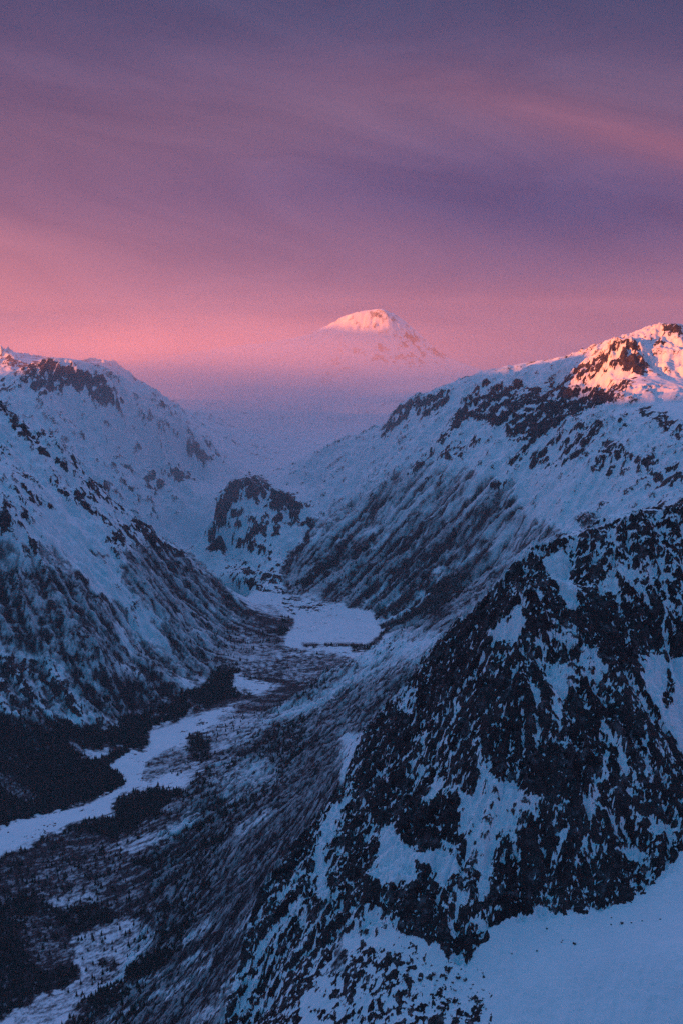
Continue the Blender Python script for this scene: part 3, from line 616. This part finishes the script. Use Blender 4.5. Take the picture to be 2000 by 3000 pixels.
# ------------------------------------------------------------------ relief
zs = smooth2(z0, 6)
gu, gv = grads(zs)
slope = np.hypot(gu, gv)
steep = sstep(0.10, 0.55, slope)
amp = smooth2(np.where(is_('frozen_lake'), 0, np.where(is_('frozen_river', 'valley_floor'), 0.06, np.where(is_('snowfield'), 0.20, np.where(is_('glacier','snowfield_plateau','distant_summit'), 0.35, np.where(is_('rocky_mountain'), 1.35, 1.0))))).astype(np.float32), 4)
r1 = fbm(U * 28 + 3, V * 28, 5, 0.52, k=0, ridged=True) - 0.62
r2 = fbm(U * 85, V * 85 + 7, 5, 0.55, k=3, ridged=True) - 0.62
inf = slice(50, 690)
r1 = r1 - r1[inf].mean(); r2 = r2 - r2[inf].mean()
z1 = z0 + R * amp * (0.0062 * r1 * (0.2 + steep) + 0.0075 * r2 * (0.15 + steep))

# gullies and ribs that run straight down the slopes: noise smeared along the fall line
def fall_lines(zb, fields, K, step):
    gu, gv = grads(zb)
    m = np.hypot(gu, gv) + 1e-5
    du_, dv_ = -gu / m, -gv / m                      # unit downhill direction in (theta, ln r)
    ui = np.interp(th, th, np.arange(NI)); 
    dth = np.gradient(th)[:, None]; dlr = np.gradient(lr)[None]
    vi = (du_ / dth).astype(np.float32); vj = (dv_ / dlr).astype(np.float32)
    acc = [f.astype(np.float32) * 1.0 for f in fields]; wsum = 1.0
    I0, J0 = np.meshgrid(np.arange(NI, dtype=np.float32), np.arange(NJ, dtype=np.float32), indexing='ij')
    for sgn in (1, -1):
        I, J = I0.copy(), J0.copy()
        for k in range(K):
            a = np.clip(I, 0, NI - 1).astype(np.int32); b = np.clip(J, 0, NJ - 1).astype(np.int32)
            I += sgn * step * vi[a, b]; J += sgn * step * vj[a, b]
            np.clip(I, 0, NI - 1.01, I); np.clip(J, 0, NJ - 1.01, J)
            w = 0.5 + 0.5 * math.cos(math.pi * (k + 1) / (K + 1))
            a = I.astype(np.int32); b = J.astype(np.int32); fa = I - a; fb = J - b
            for q, f in enumerate(fields):
                s = (f[a, b] * (1 - fa) + f[a + 1, b] * fa) * (1 - fb) + (f[a, b + 1] * (1 - fa) + f[a + 1, b + 1] * fa) * fb
                acc[q] += w * s
            wsum += w
    return [a_ / wsum for a_ in acc]
f1 = fbm(U * 330, V * 330, 3, 0.7, k=5).astype(np.float32)
f2 = fbm(U * 110 + 5, V * 110, 3, 0.7, k=8).astype(np.float32)
flow_z = smooth2(z0 + 0.35 * (z1 - z0), 16)
s1, s2 = fall_lines(flow_z, [f1, f2], 34, 0.0017)
u1, u2 = uniformise(s1), uniformise(s2)
z2 = z1 + R * amp * steep * (0.0016 * (u1 - 0.5) + 0.0058 * (u2 - 0.5)) * np.where(is_('rocky_mountain'), 1.3, 1.0)
crS = smooth2(sample('rock', PX0, PY0).astype(np.float32), 3)
crS = np.where(R * np.abs(U) > 1e9, 0, crS)
knob = fbm(U * 130 + 9, V * 130, 5, 0.6, k=27, ridged=True) - 0.55
knob = knob - knob[inf].mean()
z2 = z2 + R * 0.0085 * crS * knob * np.where(is_('rocky_mountain'), 0.9, np.where(is_('sunlit_peak'), 1.4, 1.0))
crag = fbm(U * 200, V * 200, 4, 0.62, k=11, ridged=True) - 0.6
crag = crag - crag[inf].mean()
z2 = z2 + R * amp * (0.0036 * crag) * np.where(is_('rocky_mountain'), 1.6, 0.8) * (0.1 + steep)
z = z2

# ------------------------------------------------------------------ snow, bare rock, scrub
gu, gv = grads(smooth2(z, 1))
slope2 = np.hypot(gu, gv)
PX, PY = project(GX, GY, z)
WPX = PX + (fbm(U * 170, V * 170, 3, 0.6, k=23) - 0.5) * 34; WPY = PY + (fbm(U * 170 + 50, V * 170, 3, 0.6, k=24) - 0.5) * 34
flat_ = is_('frozen_lake', 'frozen_river')
WPX = np.where(flat_, PX, WPX); WPY = np.where(flat_, PY, WPY)
cr = sample('rock', WPX, WPY); cw_ = sample('wood', WPX, WPY); cs = sample('streak', PX, PY)
cr = np.where(is_('frozen_river'), 0.16 * (fbm(U * 60, V * 60, 2, k=31) > 0.52), cr)
iso = fbm(U * 330, V * 300, 4, 0.85, k=14)
iso2 = fbm(U * 75, V * 75, 4, 0.6, k=17)
ui_, ui2 = uniformise(iso), uniformise(iso2)
f3 = fbm(U * 620, V * 620, 1, 0.9, k=19).astype(np.float32)
s3, = fall_lines(flow_z, [f3], 16, 0.0012)
u3 = uniformise(s3)
rel = uniformise(slope2 - smooth2(slope2, 12))
curv = uniformise((z - smooth2(z, 14)) / R); curv2 = uniformise((smooth2(z, 6) - smooth2(z, 60)) / R)     # ribs stand bare, hollows hold snow
near_ = is_('rocky_mountain').astype(np.float32)
hf = uniformise(fbm(U * 560, V * 620, 2, 0.9, k=33))
hf2 = uniformise(fbm(U * 150, V * 190, 4, 0.8, k=36))
mix_n = uniformise(ui_ * (0.55 - 0.25 * cs) + (0.55 - 0.2 * near_) * hf2 + (0.5 * u1 + 0.3 * u3) * cs * 1.1 + 0.30 * ui2 + 0.35 * (1 - rel) + 0.35 * (1 - curv) + 0.35 * (1 - curv2) + 0.12 * near_ * (1 - u2))
fleck = sstep(0.80, 0.93, hf) * sstep(0.25, 0.6, cr) * (0.45 + 0.25 * near_)          # thin snow on ledges inside the rock
speck = sstep(0.90, 0.98, hf) * sstep(0.02, 0.10, cr) * sstep(0.5, 0.3, cr) * 0.35    # stones showing in the snow
bare = (cr * 1.06 - mix_n) - 0.5 * sstep(0.045, 0.0, cr) - fleck + speck            # > 0 : rock shows
wn = uniformise(ui_ * (0.70 - 0.5 * cs) + 0.45 * hf2 + (0.95 * u1 + 0.10 * u3) * cs + 0.30 * ui2 + 0.45 * u2 * cs + (0.30 * curv + 0.30 * curv2) * (1.1 - cs) + 0.2 * hf)
woodf = (cw_ * 1.15 - wn) - 0.03 - 1.2 * sstep(0.04, 0.0, cw_)

# ------------------------------------------------------------------ materials
M = bpy.data.materials.new('snow_and_rock')
M.use_nodes = True
nt = M.node_tree; nt.nodes.clear()
geo = N('ShaderNodeNewGeometry')
def attr(nm):
    n_ = N('ShaderNodeAttribute', attribute_name=nm); return n_.outputs['Fac']
def tex(scale, det=4, rough=0.6, vec=None):
    n_ = N('ShaderNodeTexNoise'); L(vec or geo.outputs['Position'], n_.inputs['Vector'])
    n_.inputs['Scale'].default_value = scale; n_.inputs['Detail'].default_value = det; n_.inputs['Roughness'].default_value = rough
    return n_.outputs[0]
t_a = tex(0.11, 5, 0.65); t_b = tex(0.018, 4, 0.6); t_c = tex(0.045, 4, 0.7)
bare_s = math_n('ADD', attr('bare'), math_n('MULTIPLY', math_n('SUBTRACT', t_a, 0.5), 0.9))
rockf = smooth(bare_s, -0.04, 0.06)
grain = math_n('ADD', math_n('MULTIPLY', math_n('SUBTRACT', t_a, 0.5), 0.9), math_n('MULTIPLY', math_n('SUBTRACT', t_c, 0.5), 0.7))
woodm = smooth(math_n('ADD', attr('wood'), grain), -0.85, 0.50)
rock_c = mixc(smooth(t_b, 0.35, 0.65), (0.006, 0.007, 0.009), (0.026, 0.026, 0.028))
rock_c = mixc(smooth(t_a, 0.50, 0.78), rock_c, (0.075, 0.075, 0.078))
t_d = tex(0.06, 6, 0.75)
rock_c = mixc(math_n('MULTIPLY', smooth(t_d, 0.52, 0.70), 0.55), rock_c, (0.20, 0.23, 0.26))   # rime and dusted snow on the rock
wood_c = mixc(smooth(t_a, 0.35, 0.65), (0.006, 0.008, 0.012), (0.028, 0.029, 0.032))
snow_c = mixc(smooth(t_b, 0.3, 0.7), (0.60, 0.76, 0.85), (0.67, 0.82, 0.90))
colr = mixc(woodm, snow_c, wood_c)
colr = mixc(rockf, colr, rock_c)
bs = N('ShaderNodeBsdfPrincipled')
L(colr, bs.inputs['Base Color']); bs.inputs['Roughness'].default_value = 0.9
bs.inputs['Specular IOR Level'].default_value = 0.15
bmp = N('ShaderNodeBump'); bmp.inputs['Strength'].default_value = 0.55; bmp.inputs['Distance'].default_value = 3.0
hgt = math_n('ADD', math_n('MULTIPLY', t_a, math_n('MULTIPLY_ADD', rockf, 1.0, 0.12)), math_n('MULTIPLY', rockf, 0.15))
L(hgt, bmp.inputs['Height']); L(bmp.outputs[0], bs.inputs['Normal'])
mo = N('ShaderNodeOutputMaterial'); L(bs.outputs[0], mo.inputs[0])

# ------------------------------------------------------------------ the ground, one object for each mountain or stretch of it
LABEL = {
 'snowfield_plateau': 'smooth pale snowfield rising into pink mist at the valley head',
 'distant_summit': 'rounded far summit in mist with a peach sunlit cap',
 'far_left_mountain': 'snowy mountain with dark rock top on the left before the glowing sky',
 'glacier': 'snow covered glacier tongue coming down left of the rock knoll',
 'right_mountain': 'long snowy mountainside with dark scrub streaks above the frozen lake',
 'sunlit_peak': 'jagged ridge at upper right glowing orange in the last sun',
 'rock_knoll': 'dark rocky knoll standing in the middle of the valley',
 'left_mountain': 'steep snowy mountainside filling the left, dark scrub on its foot',
 'valley_floor': 'flat snowy valley floor with dark patches of trees along the river',
 'wooded_slope': 'long shaded slope with dark streaks below the rocky mountain',
 'rocky_mountain': 'nearest mountain, black crags broken by patches of blue snow',
 'snowfield': 'smooth blue snowfield at lower right under the black cliffs',
 'frozen_lake': 'frozen snow covered lake between the mountain feet',
 'frozen_river': 'pale frozen river winding across the valley floor to the left',
}
def build_ground():
    fi = np.arange(NI - 1)[:, None]; fj = np.arange(NJ - 1)[None]
    a = (fi * NJ + fj); quads = np.stack([a, a + NJ, a + NJ + 1, a + 1], -1)
    freg = REG[:-1, :-1]
    VX, VY, VZ = GX.ravel(), GY.ravel(), z.ravel()
    B_, W_ = bare.astype(np.float32).ravel(), woodf.astype(np.float32).ravel()
    for nm, k in ID.items():
        q = quads[freg == k]
        if not len(q): print('EMPTY', nm); continue
        ids, inv = np.unique(q.ravel(), return_inverse=True)
        q = inv.reshape(-1, 4).astype(np.int32)
        me = bpy.data.meshes.new(nm)
        me.vertices.add(len(ids)); me.loops.add(q.size); me.polygons.add(len(q))
        me.vertices.foreach_set('co', np.stack([VX[ids], VY[ids], VZ[ids]], 1).astype(np.float32).ravel())
        me.loops.foreach_set('vertex_index', q[:, ::-1].ravel() if False else q.ravel())
        me.polygons.foreach_set('loop_start', np.arange(0, q.size, 4, dtype=np.int32))
        me.polygons.foreach_set('use_smooth', np.ones(len(q), bool))
        me.update()
        for an, arr in (('bare', B_), ('wood', W_)):
            at_ = me.attributes.new(an, 'FLOAT', 'POINT'); at_.data.foreach_set('value', arr[ids])
        me.materials.append(M)
        o = bpy.data.objects.new(nm, me); COL.objects.link(o)
        o['kind'] = 'structure'; o['label'] = LABEL[nm]
        print(nm, len(q))
build_ground()
# ------------------------------------------------------------------ conifers and birch woods on the valley floor
def conifer_template():
    # ragged two-tier crown on a short stem, unit height
    v = []; f = []
    for zb, zt, r, n_, ph in ((0.10, 0.70, 0.26, 6, 0.0), (0.42, 1.0, 0.17, 5, 0.5)):
        b0 = len(v)
        for k in range(n_):
            a = 2 * math.pi * (k + ph) / n_; rr_ = r * (1.15 if k % 2 else 0.8)
            v.append((rr_ * math.cos(a), rr_ * math.sin(a), zb - 0.05 * (k % 2)))
        v.append((0, 0, zt)); t = len(v) - 1
        f += [(b0 + k, b0 + (k + 1) % n_, t) for k in range(n_)]
    b0 = len(v)
    for k in range(3):
        a = 2 * math.pi * k / 3; v.append((0.03 * math.cos(a), 0.03 * math.sin(a), -0.1)); v.append((0.03 * math.cos(a), 0.03 * math.sin(a), 0.3))
    f += [(b0 + 2 * k, b0 + 2 * ((k + 1) % 3), b0 + 2 * ((k + 1) % 3) + 1) for k in range(3)]
    return np.array(v, np.float32), np.array(f, np.int32)
TV, TF = conifer_template()
TM = bpy.data.materials.new('conifer_needles'); TM.use_nodes = True
nt = TM.node_tree; nt.nodes.clear()
g_ = N('ShaderNodeNewGeometry')
tn = N('ShaderNodeTexNoise'); L(g_.outputs['Position'], tn.inputs['Vector']); tn.inputs['Scale'].default_value = 0.35; tn.inputs['Detail'].default_value = 3
cc = mixc(smooth(tn.outputs[0], 0.35, 0.7), (0.008, 0.012, 0.012), (0.035, 0.045, 0.040))
tb = N('ShaderNodeBsdfPrincipled'); L(cc, tb.inputs['Base Color']); tb.inputs['Roughness'].default_value = 0.95; tb.inputs['Specular IOR Level'].default_value = 0.05
L(tb.outputs[0], N('ShaderNodeOutputMaterial').inputs['Surface'])
area = (np.gradient(th)[:, None] * R) * (np.gradient(lr)[None] * R)
def plant(name, label, mask_density, hmin, hmax, seed, cap=9000):
    r_ = np.random.default_rng(seed)
    lam = mask_density * area
    lam = lam * min(1.0, cap / max(lam.sum(), 1e-6))
    pick = r_.random(lam.shape) < lam
    i, j = np.nonzero(pick)
    i = np.clip(i, 1, NI - 2); j = np.clip(j, 1, NJ - 2)
    n_ = len(i)
    hh = r_.uniform(hmin, hmax, n_).astype(np.float32) * np.where(r_.random(n_) < 0.15, 1.35, 1.0)
    jx = r_.uniform(-.5, .5, n_) * np.gradient(th)[i] * R[i, j]
    px_, py_, pz_ = GX[i, j] + jx, GY[i, j], z[i, j] - 0.3
    ang = r_.uniform(0, 6.28, n_); wd = r_.uniform(0.8, 1.25, n_)
    c_, s_ = np.cos(ang), np.sin(ang)
    vx = px_[:, None] + hh[:, None] * wd[:, None] * (TV[None, :, 0] * c_[:, None] - TV[None, :, 1] * s_[:, None])
    vy = py_[:, None] + hh[:, None] * wd[:, None] * (TV[None, :, 0] * s_[:, None] + TV[None, :, 1] * c_[:, None])
    vz = pz_[:, None] + hh[:, None] * TV[None, :, 2]
    co = np.stack([vx, vy, vz], -1).reshape(-1, 3)
    tri = (TF[None] + (np.arange(n_) * len(TV))[:, None, None]).reshape(-1, 3).astype(np.int32)
    me = bpy.data.meshes.new(name)
    me.vertices.add(len(co)); me.loops.add(tri.size); me.polygons.add(len(tri))
    me.vertices.foreach_set('co', co.astype(np.float32).ravel()); me.loops.foreach_set('vertex_index', tri.ravel())
    me.polygons.foreach_set('loop_start', np.arange(0, tri.size, 3, dtype=np.int32)); me.update()
    me.materials.append(TM)
    o = bpy.data.objects.new(name, me); COL.objects.link(o)
    o['kind'] = 'stuff'; o['label'] = label
    print(name, n_)
dense = sstep(0.84, 0.96, cw_)
thin = sstep(0.45, 0.8, cw_) * 0.12
onfloor = is_('valley_floor', 'left_mountain', 'wooded_slope', 'right_mountain') & (z < 260)
left_ = GX < np.interp(GY, [2000, 3500, 4300, 5000, 5600], [-1500, -930, -760, -560, -330])
plant('forest', 'dark conifer forest along the left bank of the frozen river', (dense + thin) * 0.012 * (onfloor & left_ & (PX > -120) & (PY > 1850)), 11, 19, 1, 9000)
plant('forest', 'dark conifer forest on the flats right of the frozen river', (dense + thin) * 0.012 * (onfloor & ~left_ & (PX > -120) & (PY > 2020) & (PX < 900)), 10, 18, 2, 9000)
plant('forest', 'dark strip of woodland around the frozen lake shore', (dense + thin) * 0.010 * (onfloor & ~left_ & (PY <= 2020) & (PY > 1600) & (PX > 500) & (PX < 1500)), 10, 17, 3, 6000)

# lone conifers in the clearings: one object each
LT = bpy.data.meshes.new('conifer')
LT.from_pydata([tuple(map(float, q)) for q in TV], [], [tuple(map(int, q)) for q in TF]); LT.materials.append(TM)
proto = bpy.data.objects.new('conifer_tree', LT)
lab_tree = {0: ('small dark conifer standing in the snowy clearing beside the forest', 'conifers scattered over the lower snowy clearing'),
            1: ('small dark conifer standing near the bank of the frozen river', 'conifers scattered along the frozen river')}
def lone(grp, poly_px, n_, seed, h0, h1):
    r_ = np.random.default_rng(seed)
    m = inpoly(PX, PY, poly_px) & (cw_ < 0.5) & (z < 160) & (GY > 2000)
    i, j = np.nonzero(m)
    w = (area[i, j]); w = w / w.sum()
    for k in r_.choice(len(i), n_, replace=False, p=w):
        o = proto.copy(); COL.objects.link(o)
        o.location = (float(GX[i[k], j[k]]), float(GY[i[k], j[k]]), float(z[i[k], j[k]]))
        h = float(r_.uniform(h0, h1)); o.scale = (h * float(r_.uniform(.8, 1.2)), h, h); o.rotation_euler = (0, 0, float(r_.uniform(0, 6.2)))
        o['label'], o['group'] = lab_tree[grp]; o['category'] = 'tree'
lone(0, [(150,2620),(400,2640),(460,2720),(400,2800),(300,2900),(120,2990),(200,2880),(240,2800)], 70, 4, 9, 16)
lone(1, [(430,2240),(560,2170),(720,2080),(900,2030),(860,2090),(700,2150),(580,2220),(540,2290)], 90, 5, 9, 15)

# boulders that broke off the cliffs and lie on the snowfield: one object each
def boulder_mesh(seed):
    r_ = np.random.default_rng(seed)
    import bmesh
    bm = bmesh.new(); bmesh.ops.create_icosphere(bm, subdivisions=2, radius=1.0)
    ax = r_.normal(size=(7, 3)); ax /= np.linalg.norm(ax, axis=1)[:, None]; cut = r_.uniform(0.55, 0.9, 7)
    for v in bm.verts:
        c0 = np.array(v.co)
        for a_, q in zip(ax, cut):
            d_ = c0 @ a_
            if d_ > q: c0 = c0 - a_ * (d_ - q)
        v.co = c0 * np.array([1.15, 0.9, 0.75])
    me = bpy.data.meshes.new('boulder'); bm.to_mesh(me); bm.free()
    me.materials.append(RM); return me
RM = bpy.data.materials.new('dark_rock'); RM.use_nodes = True
nt = RM.node_tree; nt.nodes.clear()
g_ = N('ShaderNodeNewGeometry'); tn = N('ShaderNodeTexNoise'); L(g_.outputs['Position'], tn.inputs['Vector']); tn.inputs['Scale'].default_value = 0.5; tn.inputs['Detail'].default_value = 4
sn = N('ShaderNodeSeparateXYZ'); L(g_.outputs['Normal'], sn.inputs[0])
rc = mixc(smooth(tn.outputs[0], 0.35, 0.7), (0.012, 0.012, 0.014), (0.060, 0.056, 0.055))
rc = mixc(smooth(math_n('ADD', sn.outputs[2], math_n('MULTIPLY', math_n('SUBTRACT', tn.outputs[0], 0.5), 1.2)), 0.80, 0.95), rc, (0.68, 0.79, 0.88))
rb = N('ShaderNodeBsdfPrincipled'); L(rc, rb.inputs['Base Color']); rb.inputs['Roughness'].default_value = 0.9
L(rb.outputs[0], N('ShaderNodeOutputMaterial').inputs['Surface'])
BMS = [boulder_mesh(s) for s in range(5)]
def boulders(poly_px, n_, seed, s0, s1):
    r_ = np.random.default_rng(seed)
    m = inpoly(PX, PY, poly_px) & (GY < 1600)
    i, j = np.nonzero(m)
    for q, k in enumerate(r_.choice(len(i), n_, replace=False)):
        o = bpy.data.objects.new('boulder', BMS[q % 5]); COL.objects.link(o)
        s = float(s0 + (s1 - s0) * r_.random() ** 3)
        o.location = (float(GX[i[k], j[k]]), float(GY[i[k], j[k]]), float(z[i[k], j[k]]) + 0.15 * s)
        o.scale = (s, s, s); o.rotation_euler = (float(r_.uniform(-.4, .4)), float(r_.uniform(-.4, .4)), float(r_.uniform(0, 6.2)))
        o['label'] = 'small dark boulder lying on the snow below the cliffs'; o['group'] = 'boulders on the snow below the cliffs'; o['category'] = 'boulder'
boulders([(1230,2800),(1330,2840),(1390,2870),(1430,2960),(1380,3000),(1250,2960),(1150,2850)], 34, 6, 1.2, 4.0)
boulders([(1450,2740),(1700,2700),(1900,2660),(1960,2720),(1750,2760),(1480,2800)], 12, 8, 1.0, 2.6)
#P3
# ------------------------------------------------------------------ unseen range added in the west, its ridge shaped to shade the valley
def western_shade_range():
    d = np.array([sun_dir[0], sun_dir[1]]); d /= np.linalg.norm(d); e = np.array([-d[1], d[0]])
    # distance along the range, ridge height set by where its shade should end
    prof = [(6000, 2300), (1500, 2300), (-1500, 2120), (-3500, 1930), (-5200, 1800), (-5800, 1780), (-6250, 1790), (-6550, 1870), (-7500, 1880), (-7900, 1900), (-8250, 1730), (-8650, 1735), (-9350, 1300), (-10200, 1150), (-17500, 1150), (-19300, 2520), (-20800, 2620), (-26000, 2640)]
    ps = np.array([p[0] for p in prof])[::-1]; ph = np.array([p[1] for p in prof])[::-1]
    ns, na = 420, 60
    s = np.linspace(-26000, 6000, ns); a = np.linspace(-3200, 3200, na)
    Sg, Ag = np.meshgrid(s, a, indexing='ij')
    h = np.interp(Sg, ps, ph)
    rn = fbm(Sg / 1900.0, Ag / 1900.0, 6, 0.5, k=21, ridged=True)
    q = 1 - np.abs(Ag + (fbm(Sg / 2500, Sg * 0 + 3.3, 2, k=6) - .5) * 700) / 3600
    hh = -300 + (h + 300) * np.clip(q, 0, 1) ** 0.9 + (rn - 0.8) * 600 * (1.15 - np.clip(q, 0, 1))
    hh = np.minimum(hh, h + (rn - 0.8) * 60)
    xx = Sg * e[0] + (Ag + 7000) * d[0]; yy = Sg * e[1] + (Ag + 7000) * d[1]
    co = np.stack([xx, yy, hh], -1).reshape(-1, 3)
    i = np.arange(ns - 1)[:, None]; j = np.arange(na - 1)[None]; k = i * na + j
    q4 = np.stack([k, k + na, k + na + 1, k + 1], -1).reshape(-1, 4)
    me = bpy.data.meshes.new('western_shade_range'); me.from_pydata(co.tolist(), [], q4.tolist()); me.update()
    sl = np.hypot(*np.gradient(hh, 100, 108)).ravel()
    for an, arr in (('bare', (sl - 0.75).astype(np.float32)), ('wood', np.full(len(co), -1, np.float32))):
        me.attributes.new(an, 'FLOAT', 'POINT').data.foreach_set('value', arr)
    me.polygons.foreach_set('use_smooth', np.ones(len(me.polygons), bool))
    me.materials.append(M)
    o = bpy.data.objects.new('western_shade_range', me); COL.objects.link(o)
    o['kind'] = 'structure'; o['label'] = 'unseen snowy mountain range in the west, added to shade the valley'
western_shade_range()
# ------------------------------------------------------------------ air
def box(name, x0, x1, y0, y1, z0_, z1_):
    v = [(x, y, w) for x in (x0, x1) for y in (y0, y1) for w in (z0_, z1_)]
    f = [(0, 1, 3, 2), (4, 6, 7, 5), (0, 4, 5, 1), (2, 3, 7, 6), (0, 2, 6, 4), (1, 5, 7, 3)]
    me = bpy.data.meshes.new(name); me.from_pydata(v, [], f); me.update()
    o = bpy.data.objects.new(name, me); COL.objects.link(o); return o
hz = box('haze', -24000, 20000, -13000, 30000, -500, 2480)
hm = bpy.data.materials.new('haze'); hm.use_nodes = True
nt = hm.node_tree; nt.nodes.clear()
pv = N('ShaderNodeVolumePrincipled')
pv.inputs['Color'].default_value = (0.93, 0.90, 0.93, 1)
pv.inputs['Density'].default_value = HAZE
pv.inputs['Anisotropy'].default_value = 0.1
L(pv.outputs[0], N('ShaderNodeOutputMaterial').inputs['Volume'])
hz.data.materials.append(hm)
hz['kind'] = 'stuff'; hz['label'] = 'thin cold haze filling the valley air'

def mist(cx, cy, cz_, rx, ry, rz, dens_, lab):
    nu, nv = 40, 24
    vs = [(cx, cy, cz_ + rz)]
    for i in range(1, nv):
        t = math.pi * i / nv
        for k in range(nu):
            a = 2 * math.pi * k / nu
            vs.append((cx + rx * math.sin(t) * math.cos(a), cy + ry * math.sin(t) * math.sin(a), cz_ + rz * math.cos(t)))
    vs.append((cx, cy, cz_ - rz))
    fs = [(0, 1 + k, 1 + (k + 1) % nu) for k in range(nu)]
    for i in range(nv - 2):
        for k in range(nu):
            a = 1 + i * nu + k; b = 1 + i * nu + (k + 1) % nu
            fs.append((a, a + nu, b + nu, b))
    last = len(vs) - 1
    fs += [(last, last - nu + (k + 1) % nu, last - nu + k) for k in range(nu)]
    me = bpy.data.meshes.new('mist_bank'); me.from_pydata(vs, [], fs); me.update()
    o = bpy.data.objects.new('mist_bank', me); COL.objects.link(o)
    m_ = bpy.data.materials.new('mist'); m_.use_nodes = True
    global nt
    nt = m_.node_tree; nt.nodes.clear()
    v_ = N('ShaderNodeVolumePrincipled'); v_.inputs['Color'].default_value = (0.96, 0.90, 0.95, 1); v_.inputs['Density'].default_value = dens_
    tcm = N('ShaderNodeTexCoord'); sm_ = N('ShaderNodeVectorMath', operation='SUBTRACT'); L(tcm.outputs['Object'], sm_.inputs[0]); sm_.inputs[1].default_value = (cx, cy, cz_)
    dm = N('ShaderNodeVectorMath', operation='DIVIDE'); L(sm_.outputs[0], dm.inputs[0]); dm.inputs[1].default_value = (rx, ry, rz)
    ln = N('ShaderNodeVectorMath', operation='LENGTH'); L(dm.outputs[0], ln.inputs[0])
    tz = N('ShaderNodeTexNoise'); L(tcm.outputs['Object'], tz.inputs['Vector']); tz.inputs['Scale'].default_value = 1 / 2200.0; tz.inputs['Detail'].default_value = 3
    wisp = math_n('MULTIPLY_ADD', smooth(tz.outputs[0], 0.38, 0.66), 1.3, 0.45)
    L(math_n('MULTIPLY', math_n('MULTIPLY', smooth(ln.outputs['Value'], 1.0, 0.35), dens_), wisp), v_.inputs['Density'])
    L(v_.outputs[0], N('ShaderNodeOutputMaterial').inputs['Volume'])
    me.materials.append(m_)
    o['kind'] = 'stuff'; o['label'] = lab
    return o
mist(-1500, 18000, 700, 9000, 8200, 1450, MIST, 'pink evening mist lying over the snowfields at the valley head')
mist(-1900, 12600, 850, 5600, 5900, 1050, 1.2e-4, 'thin pink mist hanging over the head of the glacier')
mist(-1000, 8700, 800, 3400, 2300, 1050, 2.3e-4, 'faint lilac mist in front of the snowy mountains at the valley head')
